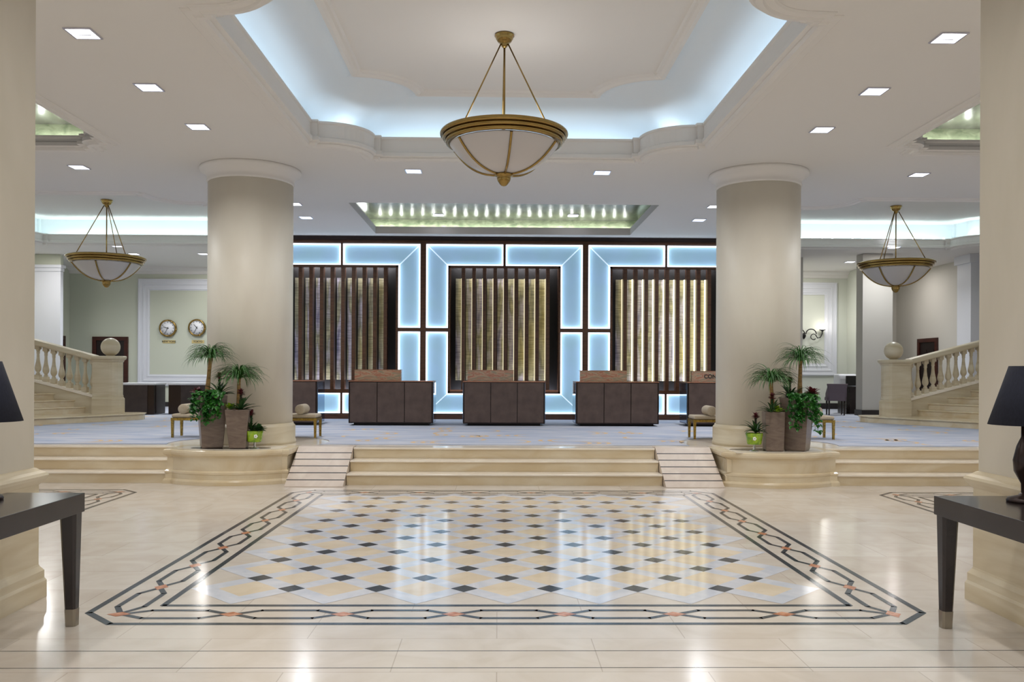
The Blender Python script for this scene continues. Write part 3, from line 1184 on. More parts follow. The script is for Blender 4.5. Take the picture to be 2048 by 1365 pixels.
def glass(poly, c):
    """frosted panel set back in its frame, with light strips along its edges"""
    P = [(x + c - ox, z - oz) for x, z in poly]
    n = len(P)
    g = MB()
    v = [(p[0], .07, p[1]) for p in P]
    tr = tessellate_polygon([[Vector((p[0], p[1], 0)) for p in P]])
    g.add(v, [tuple(t) for t in tr])
    v2 = [(p[0], .09, p[1]) for p in P]
    g.add(v + v2, [(i, (i + 1) % n, n + (i + 1) % n, n + i) for i in range(n)])
    g.add(v2, [tuple(t)[::-1] for t in tr])
    go = g.build('glass_panel', M['glass'], root)
    s = MB()
    cc = P if sum(P[i][0] * P[(i + 1) % n][1] - P[(i + 1) % n][0] * P[i][1] for i in range(n)) > 0 else P[::-1]
    a, b = offset_poly(cc, -.004), offset_poly(cc, -.032)
    rows = [[(p[0], .069, p[1]) for p in a], [(p[0], .005, p[1]) for p in a], [(p[0], .005, p[1]) for p in b], [(p[0], .069, p[1]) for p in b]]
    s.loops(rows)
    s.build('light_strip', M['led'], go)
    if n == 6:     # mitred seam between the two arms, its refracted light painted as emission
        outer = min(P, key=lambda p: -abs(p[0] + ox - c) - (abs(p[1] + oz - 2.7)))
        inner = [p for p in P if abs(abs(p[0] + ox - c) - INH) < .02 and abs(p[1] + oz - (4.29 if outer[1] + oz > 3 else 1.15)) < .02][0]
        m = MB()
        d = (Vector(inner) - Vector(outer)).normalized()
        w = Vector((-d.y, d.x)) * .011
        o_, i_ = Vector(outer) + d * .04, Vector(inner) - d * .03
        m.add([(*(o_ - w).to_tuple(), 0)[0:2] + (0,)] * 0 or [((o_ - w).x, .062, (o_ - w).y), ((i_ - w).x, .062, (i_ - w).y), ((i_ + w).x, .062, (i_ + w).y), ((o_ + w).x, .062, (o_ + w).y),
               ((o_ - w).x, .0695, (o_ - w).y), ((i_ - w).x, .0695, (i_ - w).y), ((i_ + w).x, .0695, (i_ + w).y), ((o_ + w).x, .0695, (o_ + w).y)],
              [(0, 1, 2, 3), (0, 4, 5, 1), (1, 5, 6, 2), (2, 6, 7, 3), (3, 7, 4, 0)])
        m.build('glass_seam', M['seamglow'], go)


for c in BC:
    for s_ in (-1, 1):
        up = [(OUTH, 4.82), (.03, 4.82), (.03, 4.29), (INH, 4.29), (INH, MZ1), (OUTH, MZ1)]
        dn = [(OUTH, MZ0), (INH, MZ0), (INH, 1.15), (.03, 1.15), (.03, .65), (OUTH, .65)]
        for P in (up, dn):
            glass([(x * s_, z) for x, z in P], c)

SL = ['slatted screen of the left reception bay, behind the leftmost desks', 'slatted screen in the middle reception bay, behind the centre desk', 'slatted screen of the right reception bay with bright gold light strips']
for bi, c in enumerate(BC):
    t = thing('slat_screen', 'dark wood ' + SL[bi], 'screen', (c, WY, 1.2))
    bk = MB()
    bk.box(-SCR, SCR, .34, .40, 0, 3.04)
    bk.build('back_panel', M['void'], t)
    rl = MB()
    rl.box(-SCR, SCR, -.02, .05, .0, .04)
    rl.build('bottom_rail', M['copper'] if bi == 1 else M['bronze'], t)
    for i in range(9):
        x = -1.01 + .26 * i
        s = MB()
        s.box(x - .043, x + .043, .0, .2, .04, 3.04)
        s.build('slat', M['bronze'], t)
        f = MB()
        xa, xb = x - .20, x - .045
        f.box(xa, xb, .30, .33, .27, 2.8)
        f.build('textile_panel', M['textile'], t)
        if 1:
            e = MB()
            e.box(x - .062, x - .046, .2, .29, .27, 2.8)
            e.build('light_strip', M['ledwarm'] if bi == 2 and i > 0 else M['ledwarm2'] if bi else M['leddim'], t)
    # added wash lights, hidden behind head and sill to brighten the textiles
    area((c, WY + .24, 4.38), 2.5, .05, (26, 20, 14)[bi], (.97, .95, 1.0), (radians(8), 0, 0), 'added_screen_wash')
    area((c, WY + .24, 1.06), 2.5, .05, (28, 20, 12)[bi], (.82, .84, 1.0), (radians(172), 0, 0), 'added_screen_wash')


# ------------------------------------------------------------------ reception desks
def desk(px0, px1, label, sign=None, sign_px=None, bottom=852, concierge=False):
    y = 18.4
    x0, x1 = W(px0, 800, y)[0], W(px1, 800, y)[0]
    xc, hw = (x0 + x1) / 2, (x1 - x0) / 2
    t = thing('reception_desk', label, 'desk', (xc, y, PZ + .012), 0, 'reception desks in a row')
    d = .78
    zt = .97
    k = MB()
    k.box(-hw + .1, hw - .1, .1, d - .1, 0, .05)
    k.build('plinth', M['void'], t)
    b = MB()
    b.box(-hw, hw, .02, d, .05, zt - .02)
    b.build('body', M['deskdark'], t)
    w = (2 * hw - .05) / 3
    for i in range(3):
        p = MB()
        xa = -hw + .025 + w * i
        p.box(xa + .008, xa + w - .008, 0, .02, .075, zt - .035)
        p.build('front_panel', M['desk'], t, bevel=.003)
    for sx in (-1, 1):
        p = MB()
        a, c = sorted((sx * hw, sx * (hw + .008)))
        p.box(a, c, .05, d - .02, .07, zt - .04)
        p.build('side_panel', M['polish'], t)
    tp = MB()
    tp.box(-hw - .004, hw + .004, -.006, d + .005, zt - .02, zt)
    tp.build('top', M['copper'], t, bevel=.003)
    if sign_px:
        s0, s1 = W(sign_px[0], 750, y + .05)[0] - xc, W(sign_px[1], 750, y + .05)[0] - xc
        m = MB()
        m.box(s0, s1, .06, .22, zt, zt + .235)
        mo = m.build('marble_screen', M['marble'], t)
        c = MB()
        c.box(s0 - .01, s1 + .01, .055, .225, zt + .235, zt + .243)
        c.build('trim', M['copper'], mo)
        if concierge:
            text_mesh('CONCIERGE', .118, .004, 'lettering', M['ink'], mo, (s0 + .285 + .31, .055, zt + .12))
    return t


desk(440, 634, 'brown reception desk partly hidden behind the left round column', bottom=852)
desk(697, 866, 'brown three-panel reception desk with marble upstand, left of the centre one', sign_px=(709, 802))
desk(926, 1090, 'brown three-panel reception desk with marble upstand in the centre', sign_px=(935, 1027))
desk(1152, 1318, 'brown three-panel reception desk with marble upstand, right of the centre one', sign_px=(1160, 1254))
desk(1375, 1560, 'brown reception desk with lettered marble upstand, half hidden by the right round column', sign_px=(1384, 1520), concierge=True)


# ------------------------------------------------------------------ benches and bolsters
def bench(x0, x1, label):
    t = thing('bench', label, 'bench', ((x0 + x1) / 2, 15.2, PZ + .012))
    h = (x1 - x0) / 2
    f = MB()
    d = .24
    f.box(-h, h, -d, -d + .04, .30, .345)
    f.box(-h, h, d - .04, d, .30, .345)
    f.box(-h, -h + .04, -d + .04, d - .04, .30, .345)
    f.box(h - .04, h, -d + .04, d - .04, .30, .345)
    f.build('frame', M['gold'], t, bevel=.004)
    for sx in (-1, 1):
        for sy in (-1, 1):
            l = MB()
            l.rbox((sx * (h - .025), sy * (d - .025)), .036, .036, 0, .30, 0, 1.25, 1.25)
            l.build('leg', M['gold'], t)
    s = MB()
    s.box(-h + .005, h - .005, -d + .005, d - .005, .345, .415)
    s.build('seat', M['fabric'], t, bevel=.03)
    return t


def bolster(x, label, y=15.2, sgn=1):
    t = MB()
    r, L = .088, .22
    prof = [(.002, -L), (.03, -L - .003), (r * .8, -L - .002), (r * .97, -L + .012), (r, -L + .03), (r, L - .03), (r * .97, L - .012), (r * .8, L + .002), (.03, L + .003), (.002, L)]
    t.lathe(prof, seg=28)
    o = t.build('bolster', M['fabric'])
    o.rotation_euler = (pi / 2, 0, 0)
    o.location = (x, y, PZ + .012 + .415 + r - .004)
    tag(o, label, 'cushion')


bench(-5.72, -3.18, 'gold-legged beige bench behind the left round column')
bench(3.46, 5.98, 'gold-legged beige bench behind the right round column')
bolster(-5.52, 'beige roll bolster on the left end of the left bench')
bolster(-3.47, 'beige roll bolster on the right end of the left bench', y=15.16)
bolster(3.78, 'beige roll bolster on the left end of the right bench', y=15.16)
bolster(5.68, 'beige roll bolster on the right end of the right bench')


# ------------------------------------------------------------------ pendant lamps
def pendant(loc_top, z_ring, R, label, up=1):
    x, y, zt = loc_top
    t = thing('pendant_lamp', label, 'lamp', (x, y, zt))
    zr = z_ring - zt      # top of ring, negative
    c = MB()
    k = R / .775
    c.lathe([(.001, 0), (.115 * k, 0), (.12 * k, -.02 * k), (.10 * k, -.035 * k), (.105 * k, -.05 * k), (.08 * k, -.09 * k), (.04 * k, -.115 * k), (.045 * k, -.13 * k), (.02 * k, -.16 * k), (.001, -.165 * k)], seg=32)
    c.build('canopy', M['brass'], t)
    area((x, y, z_ring - .1), R, R, up, (1, .97, .94), (pi, 0, 0), 'added_bowl_fill')  # added light inside the unlit bowl, brightens the ceiling above
    for a in (92, 214, 332):
        a = radians(a)
        r = MB()
        r.tube([(.05 * k * cos(a), .05 * k * sin(a), -.12 * k), (R * .76 * cos(a), R * .76 * sin(a), zr)], .009 * k, 8)
        r.sphere((R * .76 * cos(a), R * .76 * sin(a), zr), .02 * k, 10, 6)
        r.build('rod', M['brass'], t)
    r = MB()
    r.tube([(0, 0, -.14 * k), (0, 0, zr - .50 * k)], .013 * k, 8)
    r.build('stem', M['brass'], t)
    g = MB()
    for cr_, cz_, rr in ((.965, -.026, .028), (.925, -.074, .026), (.885, -.12, .026)):
        g.lathe([(cr_ * R + k * rr * cos(2 * pi * i / 12), zr + k * (cz_ + rr * sin(2 * pi * i / 12))) for i in range(13)], seg=72)
    g.lathe([(.93 * R, zr - .01 * k), (.93 * R, zr - .05 * k), (.89 * R, zr - .10 * k), (.85 * R, zr - .14 * k), (.83 * R, zr - .14 * k), (.83 * R, zr - .01 * k), (.93 * R, zr - .01 * k)], seg=72)
    g.build('ring', M['brass'], t)
    b = MB()
    n = 14
    zb = -.155

    def bz(f):   # profile of the bowl
        return (max(.845 * R * sin(pi / 2 * f), .001), zr + k * (zb - .345 * (1 - sin(pi / 2 * f) ** 2.6)))
    prof = [bz(i / n) for i in range(n + 1)]
    inner = [(max(r_ - .012, .001), z + .012) for r_, z in prof][::-1]
    b.lathe(prof + inner, seg=64)
    b.build('bowl', M['bowl'], t)
    for i in range(6):
        a = radians(-90 + 7 + 60 * i)
        s = MB()
        pts = [(p[0] * 1.008 * cos(a), p[0] * 1.008 * sin(a), p[1] - .006) for p in prof[1:]]
        s.tube(pts, [.021 * k] + [.015 * k] * (len(pts) - 3) + [.016 * k, .02 * k], 8)
        s.build('strap', M['brass'], t)
    f = MB()
    z0 = zr + k * (zb - .345 - .04)
    f.lathe([(.001, z0 + .05 * k), (.10 * k, z0 + .045 * k), (.115 * k, z0 + .035 * k), (.11 * k, z0 + .02 * k), (.08 * k, z0 + .005 * k), (.085 * k, z0 - .01 * k), (.075 * k, z0 - .045 * k), (.05 * k, z0 - .08 * k), (.03 * k, z0 - .1 * k), (.001, z0 - .108 * k)], seg=28)
    f.build('finial', M['brass'], t)
    return t


p = G(1009, 70, 5.775)
pendant((p[0], p[1], 5.778), 1.7 + (742 - 262) * (p[1]) / F - .02, .775, 'large brass pendant lamp with frosted bowl hanging from the central coffer', 6)
for px, py, lb in ((213.5, 403, 'brass pendant lamp with shallow frosted bowl above the left stair'), (1792, 414, 'brass pendant lamp with shallow frosted bowl above the right stair')):
    p = W(px, py, 20.2)
    pendant((p[0], p[1], ZIB), W(px, 514 if px < 1000 else 525, 20.2)[2], .875, lb)


# ------------------------------------------------------------------ grand stairs
def stairs(sg, label_st, xn, yn):
    """sg=-1: climbs to the left; local x runs away from the hall centre"""
    rz, tr = .155, .56
    t = thing('staircase', label_st, 'stairs', (xn, yn, PZ + .012))
    X = lambda x: x * sg
    dx, dy = .52, -.85      # direction of a riser line away from the balustrade
    starts = [-.75, .30, .55, 1.02, 1.58, 2.16, 2.74]
    end = 3.45
    for k in range(7):
        x0 = starts[k]
        L = min(3.4, (end - x0) / dx)
        z0, z1 = rz * k, rz * (k + 1)
        yb = .45 if k == 0 else .26

        def outl(o, yy):
            P = [(X(end), yy)]
            P += [(X(x0 + .25 - o), yy)] if k == 0 else [(X(x0 - o), yy)]
            if k == 0:
                P += [(X(x0 + .05 - o), yy - .12), (X(x0 - .02 - o), yy - .35), (X(x0 + .05 - o), yy - .62 - o)]
            P += [(X(x0 - o + dx * L), -L * .85 - o * .3), (X(end), -L * .85 - o * .3)]
            return P
        s = MB()
        s.prism(outl(0, yb), z0, z1 - .03)
        s.build('riser', M['step'], t)
        s = MB()
        s.prism(outl(.03, yb + .01), z1 - .03, z1)
        s.build('tread', M['step'], t, bevel=.01)
    # balustrade
    b = t
    zo = rz
    w = .24
    n = MB()
    hx, hy = .30, .22

    def P_(e):
        pts = [(X(-hx + .22 - (.22 + e) * cos(radians(-90 + 18 * i))), (hy + e) * sin(radians(-90 + 18 * i))) for i in range(11)]
        pts = [(X(hx), -hy - e)] + pts + [(X(hx), hy + e)]
        return pts
    prof = [(.04, 0), (.04, .34), (.025, .36), (.01, .38), (.01, .42), (0, .43), (0, 1.20), (.02, 1.22), (.03, 1.25), (.07, 1.28), (.08, 1.31), (.08, 1.335), (.06, 1.35)]
    n.loops([[(*p, z + zo) for p in P_(e)] for e, z in prof])
    top = P_(.06)
    n.add([(*p, 1.35 + zo) for p in top], [tuple(range(len(top)))])
    n.build('newel_post', M['stonebase'], b)
    o = MB()
    o.lathe([(.001, 1.348 + zo), (.10, 1.348 + zo), (.10, 1.362 + zo), (.001, 1.362 + zo)], (X(-.02), 0), 24)
    o.sphere((X(-.02), 0, 1.35 + .215 + zo), .215, 28, 18)
    o.build('ball_finial', M['stonebase'], b)
    sl = .262
    xs, xe = hx, 3.4

    def sweep(name, y0, y1, za, zb_, m, bev=.0):
        q = MB()
        za, zb_ = za + zo, zb_ + zo
        q.add([(X(xs), y, z) for y in (y0, y1) for z in (za, zb_)] + [(X(xe), y, z + sl * (xe - xs)) for y in (y0, y1) for z in (za, zb_)],
              [(0, 1, 3, 2), (4, 6, 7, 5), (0, 4, 5, 1), (2, 3, 7, 6), (0, 2, 6, 4), (1, 5, 7, 3)])
        return q.build(name, m, b, bevel=bev)
    sweep('string', -.13, .13, -.25, .36, M['stonebase'])
    sweep('string_cap', -.16, .16, .36, .43, M['tread'], .01)
    sweep('handrail', -.17, .17, 1.23, 1.36, M['stonebase'], .03)
    for i in range(18):
        x = hx + .085 + i * .185
        if x > xe:
            break
        z0 = .43 + zo + sl * (x - xs)
        hgt = .80
        q = MB()
        q.rbox((X(x), 0), .115, .13, z0 - .04, z0 + .11)
        q.rbox((X(x), 0), .105, .12, z0 + hgt - .09, z0 + hgt + .03)
        q.lathe([(.046, z0 + .11), (.05, z0 + .135), (.034, z0 + .155), (.038, z0 + .175), (.066, z0 + .22), (.074, z0 + .27), (.064, z0 + .33), (.044, z0 + .42), (.034, z0 + .52), (.031, z0 + .60),
                 (.042, z0 + .63), (.033, z0 + .65), (.044, z0 + .69), (.05, z0 + hgt - .09)], (X(x), 0), 14)
        q.build('baluster', M['stonebase'], b)


NL = G(224, 827, PZ + .155)
NR = G(1803, 835, PZ + .155)
stairs(-1, 'marble staircase with ball-topped newel climbing to the left beside the dark cabinets', NL[0], 20.3)
stairs(1, 'marble staircase with ball-topped newel climbing to the right beside the grey pillar', NR[0], 20.3)


# ------------------------------------------------------------------ left cabinets
def cabinet(x0, x1, y, dep, label, gable_right):
    t = thing('cabinet', label, 'cabinet', ((x0 + x1) / 2, y, PZ + .012), 0)
    h = (x1 - x0) / 2
    b = MB()
    b.box(-h, h, 0, dep, 0, .78)
    b.build('body', M['deskdark'], t)
    f = MB()
    if gable_right:
        f.box(-h, h - .17, -.015, 0, .03, .77)
        f.box(h, h + .012, .12, dep - .02, .03, .77)
    else:
        f.box(-h + .33, h, -.015, 0, .03, .77)
    f.build('front_panel', M['cabinet'], t)
    w = MB()
    w.box(-h - .02, h + .03, -.03, dep + .02, .78, .83)
    w.build('top', M['white'], t, bevel=.005)


cabinet(W(240, 800, 22.6)[0] - .1, W(308, 800, 22.6)[0], 22.6, .75, 'dark low cabinet with white top beside the left stair newel', True)
cabinet(W(337, 800, 22.8)[0], -6.6, 22.8, .75, 'dark low cabinet with white top, running behind the left round column', False)


# ------------------------------------------------------------------ clocks
def clock(px, py, city, hr, mn, label, label2):
    p = W(px, py, FW)
    t = thing('wall_clock', label, 'clock', (p[0], FW - .02, p[2]))
    R = .275

    def ylathe(prof, seg=40):
        b = MB()
        b.lathe(prof, seg=seg)
        b.v = [(x, -z, y) for x, y, z in b.v]
        return b
    ylathe([(.001, -.02), (R, -.02), (R + .005, .03), (R, .07), (R - .035, .085), (R - .05, .06), (R - .05, .05), (.001, .05)]).build('case', M['brass'], t)
    d = ylathe([(.001, .0505), (R - .045, .0505), (R - .045, .053), (.001, .053)])
    d.build('dial', M['dial'], t)
    ks = MB()
    for i in range(12):
        a = 2 * pi * i / 12
        r0, r1 = R * .62, R * .74
        w = .009
        u, v = Vector((sin(a), 0, cos(a))), Vector((cos(a), 0, -sin(a)))
        q = [u * r0 - v * w, u * r1 - v * w, u * r1 + v * w, u * r0 + v * w]
        ks.add([(c.x, -.055, c.z) for c in q], [(0, 1, 2, 3)])
    ks.build('hour_marks', M['ink'], t)
    for nm, a, L, w in (('hour_hand', radians(hr), R * .52, .012), ('minute_hand', radians(mn), R * .68, .009)):
        q = MB()
        u, v = Vector((sin(a), 0, cos(a))), Vector((cos(a), 0, -sin(a)))
        pts = [u * -.04 - v * w, u * L - v * w * .6, u * L + v * w * .6, u * -.04 + v * w]
        q.add([(c.x, -.06, c.z) for c in pts] + [(c.x, -.064, c.z) for c in pts], [(0, 1, 2, 3), (4, 7, 6, 5), (0, 4, 5, 1), (1, 5, 6, 2), (2, 6, 7, 3), (3, 7, 4, 0)])
        q.build(nm, M['ink'], t)
    # two bright lugs on the lower right of the rim
    for a in (radians(100), radians(158)):
        s = MB()
        s.sphere((R * .98 * sin(a), -.06, R * .98 * cos(a)), .035, 12, 8)
        s.build('lug', M['brass'], t)
    pl = thing('name_plaque', label2, 'sign', (p[0] + .02, FW, W(px, 684, FW)[2]))
    b = MB()
    b.box(-.2, .2, -.012, 0, -.052, .052)
    b.build('plate', M['plaque'], pl, bevel=.003)
    text_mesh(city, .085, .001, 'lettering', M['ink'], pl, (0, -.0135, 0))


clock(337, 657, 'NEW YORK', 287, 206, 'brass-rimmed wall clock over the NEW YORK plaque', 'small brass plaque lettered NEW YORK under the left clock')
clock(395, 656, 'TOKYO', 318, 206, 'brass-rimmed wall clock over the TOKYO plaque', 'small brass plaque lettered TOKYO under the right clock')

# ------------------------------------------------------------------ wall sconce
p = W(1607, 672, FW)
t = thing('wall_sconce', 'black scrolled iron wall sconce with glowing candle shade in the right alcove', 'lamp', (p[0], FW, p[2]))
b = MB()
b.lathe([(.001, -.12), (.05, -.06), (.07, 0), (.05, .06), (.001, .1)], (0, -.03), 16)
b.build('backplate', M['iron'], t)
for sx in (1, -1):
    a = MB()
    pts = []
    for i in range(13):
        an = radians(180 - 15 * i * 1.0)
        pts.append((sx * (.19 + .17 * cos(an)), -.16, .05 + .16 * sin(an)))
    a.tube(pts, .017, 8)
    pts = [(sx * (.27 + .09 * cos(radians(x))), -.16, -.04 + .09 * sin(radians(x))) for x in range(40, 340, 20)]
    a.tube(pts, .013, 8)
    a.tube([(sx * .34, -.16, .02), (sx * .40, -.16, -.08), (sx * .50, -.16, -.05), (sx * .55, -.16, .06), (sx * .56, -.16, .15)], .017, 8)
    a.build('scroll_arm', M['iron'], t)
    c = MB()
    c.lathe([(.001, .13), (.03, .14), (.05, .165), (.10, .18), (.10, .195), (.001, .19)], (sx * .56, -.16), 20)
    c.build('cup', M['iron'], t)
    s = MB()
    s.lathe([(.001, .20), (.045, .20), (.06, .26), (.05, .33), (.02, .38), (.001, .39)], (sx * .56, -.16), 20)
    s.build('lamp_shade', M['flame'], t)
    point((p[0] + sx * .56, FW - .42, p[2] + .33), 3, (1, .96, .9), .08, 'sconce_light')

# alcove ceiling light, then extra lamps without fittings to brighten pillars and walls
area((9.9, 26.3, CZ - .03), .5, .5, 17, (1, .97, .93), name='alcove_light')
area(((PX0 + PX1) / 2 + .05, 22.7, CZ - .03), .25, .25, 6, (1, .97, .93), name='downlight_and_fill')
area((12.2, 26.2, CZ - .03), .25, .25, 26, (1, .96, .94), name='downlight_and_fill')
area((-12.3, 23.3, CZ - .03), .25, .25, 32, (1, .98, .95), name='downlight_and_fill')  # unseen lamp added to light the white pillar's front
area((-9.0, 26.2, CZ - .03), .25, .25, 22, (1, .98, .95), name='downlight_and_fill')

# ------------------------------------------------------------------ writing desk, chair, machine in the alcove
xd = W(1690, 830, 24.4)[0] + .62
t = thing('writing_desk', 'dark wooden writing desk half hidden by the grey pillar', 'desk', (xd, 24.4, PZ + .012))
b = MB()
b.box(-.62, .75, -.1, .6, .74, .79)
b.build('top', M['espresso'], t, bevel=.005)
b = MB()
b.box(-.5, .7, .1, .58, 0, .74)
b.build('pedestal', M['cabinet'], t)
b = MB()
b.box(-.6, -.5, -.05, .58, 0, .74)
b.build('side_panel', M['espresso'], t)
t = thing('printer', 'rounded white machine with black front on the writing desk', 'machine', (W(1690, 760, 24.7)[0] + .05, 24.72, PZ + .012 + .79))
b = MB()
b.xprism([(-.24, 0), (-.24, .22), (-.2, .32), (-.1, .36), (.25, .36), (.25, 0)], -.29, .25)
b.build('housing', M['white'], t, bevel=.04)
b = MB()
b.box(-.12, .27, -.27, -.235, .03, .31)
b.build('front_cover', M['blackplastic'], t, bevel=.012)
t = thing('paper_sheet', 'sheet of white paper lying on the writing desk', 'paper', (xd - .25, 24.42, PZ + .012 + .79))
b = MB()
b.box(-.15, .15, -.08, .1, 0, .004)
b.build('sheet', M['dial'], t)
t = thing('side_chair', 'plum upholstered chair pulled up to the writing desk', 'chair', (W(1672, 830, 23.7)[0], 23.75, PZ + .012), radians(-12))
for sx in (-1, 1):
    for sy in (-1, 1):
        l = MB()
        l.rbox((sx * .2, sy * .2), .035, .035, 0, .4, 0, 1.3, 1.3)
        l.build('leg', M['espresso'], t)
s = MB()
s.box(-.25, .25, -.25, .27, .40, .50)
s.build('seat', M['plum'], t, bevel=.02)
s = MB()
vs = []
for z, hw, y in ((.40, .20, -.27), (.62, .22, -.29), (.88, .28, -.33)):
    vs.append([(-hw, y, z), (hw, y, z), (hw, y + .07, z), (-hw, y + .07, z)])
s.loops(vs)
s.add(vs[0], [(0, 1, 2, 3)])
s.add(vs[-1], [(0, 1, 2, 3)])
s.build('backrest', M['plum'], t, bevel=.015)
for sx in (-1, 1):
    s = MB()
    a, c = sorted((sx * .25, sx * .21))
    s.add([(a, -.27, .5), (c, -.27, .5), (c, .12, .5), (a, .12, .5), (a, -.31, .86), (c, -.31, .86), (c, -.12, .82), (a, .1, .60)],
          [(0, 3, 2, 1), (0, 1, 5, 4), (1, 2, 6, 5), (2, 3, 7, 6), (3, 0, 4, 7), (4, 5, 6, 7)])
    s.build('wing', M['plum'], t)


# ------------------------------------------------------------------ console tables and lamps
def console(sx, xi, yfar, label):
    wd, L, ht = .52, 1.75, .872
    t = thing('console_table', label, 'table', (xi + sx * wd / 2, yfar - L / 2, 0))
    a = MB()
    a.box(-wd / 2, wd / 2, -L / 2, L / 2, ht - .125, ht)
    a.build('table_top', M['espresso'], t, bevel=.003)
    for qx in (-sx,):
        for qy in (-1, 1):
            l = MB()
            x, y = qx * (wd / 2 - .062), qy * (L / 2 - .062)

            def sec(z, f, o=0):
                h = .055 * f + o
                cx, cy = x + qx * .055 * (1 - f) * .45, y + qy * .055 * (1 - f) * .0
                c = h * .35
                return [(cx - h + c, cy - h, z), (cx + h - c, cy - h, z), (cx + h, cy - h + c, z), (cx + h, cy + h - c, z), (cx + h - c, cy + h, z), (cx - h + c, cy + h, z), (cx - h, cy + h - c, z), (cx - h, cy - h + c, z)]
            r = [sec(.11, .64), sec(ht - .125, 1.0)]
            l.loops(r)
            l.add(r[0], [tuple(range(8))])
            lo = l.build('leg', M['espresso'], t)
            f = MB()
            r = [sec(0, .58, .002), sec(.115, .64, .002)]
            f.loops(r)
            f.add(r[0], [tuple(range(8))])
            f.add(r[1], [tuple(range(8))])
            f.build('ferrule', M['ferrule'], lo)
    return t


console(-1, -2.765, 5.745, 'dark espresso console table with steel-tipped legs beside the left pier')
console(1, 2.945, 5.69, 'dark espresso console table with steel-tipped legs beside the right pier')


def table_lamp(x, y, label):
    t = thing('table_lamp', label, 'lamp', (x, y, .872))
    b = MB()
    b.lathe([(.001, 0), (.095, 0), (.098, .012), (.09, .03), (.03, .045), (.02, .06), (.001, .061)], seg=32)
    b.build('base', M['deskdark'], t)
    b = MB()
    b.lathe([(.012, .055), (.014, .12), (.055, .2), (.06, .27), (.04, .36), (.014, .42), (.012, .56), (.001, .561)], seg=24)
    b.build('lamp_stem', M['deskdark'], t)
    s = MB()
    s.lathe([(.205, .498), (.085, .876), (.079, .876), (.199, .498), (.205, .498)], seg=48)
    s.build('lamp_shade', M['navy'], t)


table_lamp(-3.222, 5.41, 'navy cone-shaded table lamp cut off by the left edge of the photo')
table_lamp(3.38, 5.41, 'navy cone-shaded table lamp cut off by the right edge of the photo')


# ------------------------------------------------------------------ planters and plants
def blade(mb, base, az, L, w, up, droop, seg=7, fold=.25):
    """arching strap leaf: leaves the base at elevation `up`, bends down by `droop` radians"""
    p = Vector(base)
    d2 = Vector((cos(az), sin(az), 0))
    side = Vector((-sin(az), cos(az), 0))
    rows = []
    for i in range(seg + 1):
        f = i / seg
        e = up - droop * f ** 1.2
        ww = w * (sin(pi * min(.98, (.12 + .88 * f))) ** .6) * (1 if f < 1 else .1)
        n = side * ww / 2
        lift = Vector((0, 0, ww * fold))
        rows.append((p - n + lift, p, p + n + lift))
        p = p + (d2 * cos(e) + Vector((0, 0, 1)) * sin(e)) * (L / seg)
    vs = [q for r in rows for q in r]
    fs = []
    for i in range(seg):
        a = i * 3
        fs += [(a, a + 1, a + 4, a + 3), (a + 1, a + 2, a + 5, a + 4)]
    mb.smooth = True
    mb.add(vs, fs)


def heart(mb, c, az, tilt, s):
    """small heart-shaped leaf hanging from c"""
    u = Vector((cos(az) * cos(tilt), sin(az) * cos(tilt), -sin(tilt)))
    v = Vector((-sin(az), cos(az), 0))
    n = u.cross(v)
    c = Vector(c)
    pts = [(0, 0, 0), (.12, .32, .04), (.42, .42, .05), (.75, .24, .02), (1.05, 0, -.06), (.75, -.24, .02), (.42, -.42, .05), (.12, -.32, .04), (.45, 0, -.04)]
    vs = [c + u * a * s + v * b * s + n * h * s for a, b, h in pts]
    mb.add(vs, [(0, 1, 8), (1, 2, 8), (2, 3, 8), (3, 4, 8), (4, 5, 8), (5, 6, 8), (6, 7, 8), (7, 0, 8)])


def planter(loc, wtop, wbot, h, rz, label):
    t = thing('planter', label, 'planter', loc, rz)
    b = MB()
    rows = []
    for w, z in ((wbot - .02, 0), (wbot, .02), (wtop, h), (wtop - .035, h), (wtop - .045, h - .05)):
        q = w / 2
        rows.append([(-q, -q, z), (q, -q, z), (q, q, z), (-q, q, z)])
    b.loops(rows)
    b.add(rows[0], [(0, 1, 2, 3)])
    b.build('pot', M['planter'], t, bevel=.006)
    s = MB()
    q = (wtop - .045) / 2
    s.box(-q, q, -q, q, h - .06, h - .03)
    s.build('soil', M['soil'], t)
    return t


def ponytail(loc, htrunk, lean, R, label, n=190, seed=1):
    rnd = random.Random(seed)
    t = thing('ponytail_palm', label, 'plant', loc)
    k = MB()
    pts = [(lean * (i / 6) ** 1.3, 0, htrunk * i / 6) for i in range(7)]
    k.tube(pts, [.052, .04, .034, .03, .028, .027, .03], 12)
    k.build('trunk', M['trunk'], t)
    f = MB()
    top = pts[-1]
    for i in range(n):
        az = rnd.uniform(0, 2 * pi)
        up = rnd.uniform(.35, 1.5)
        L = R * rnd.uniform(1.2, 2.05)
        blade(f, (top[0], top[1], top[2] - rnd.uniform(0, .03)), az, L, rnd.uniform(.010, .015), up, up + rnd.uniform(.9, 1.75), 9)
    f.build('foliage', M['palm'], t, fix=False)
    return t


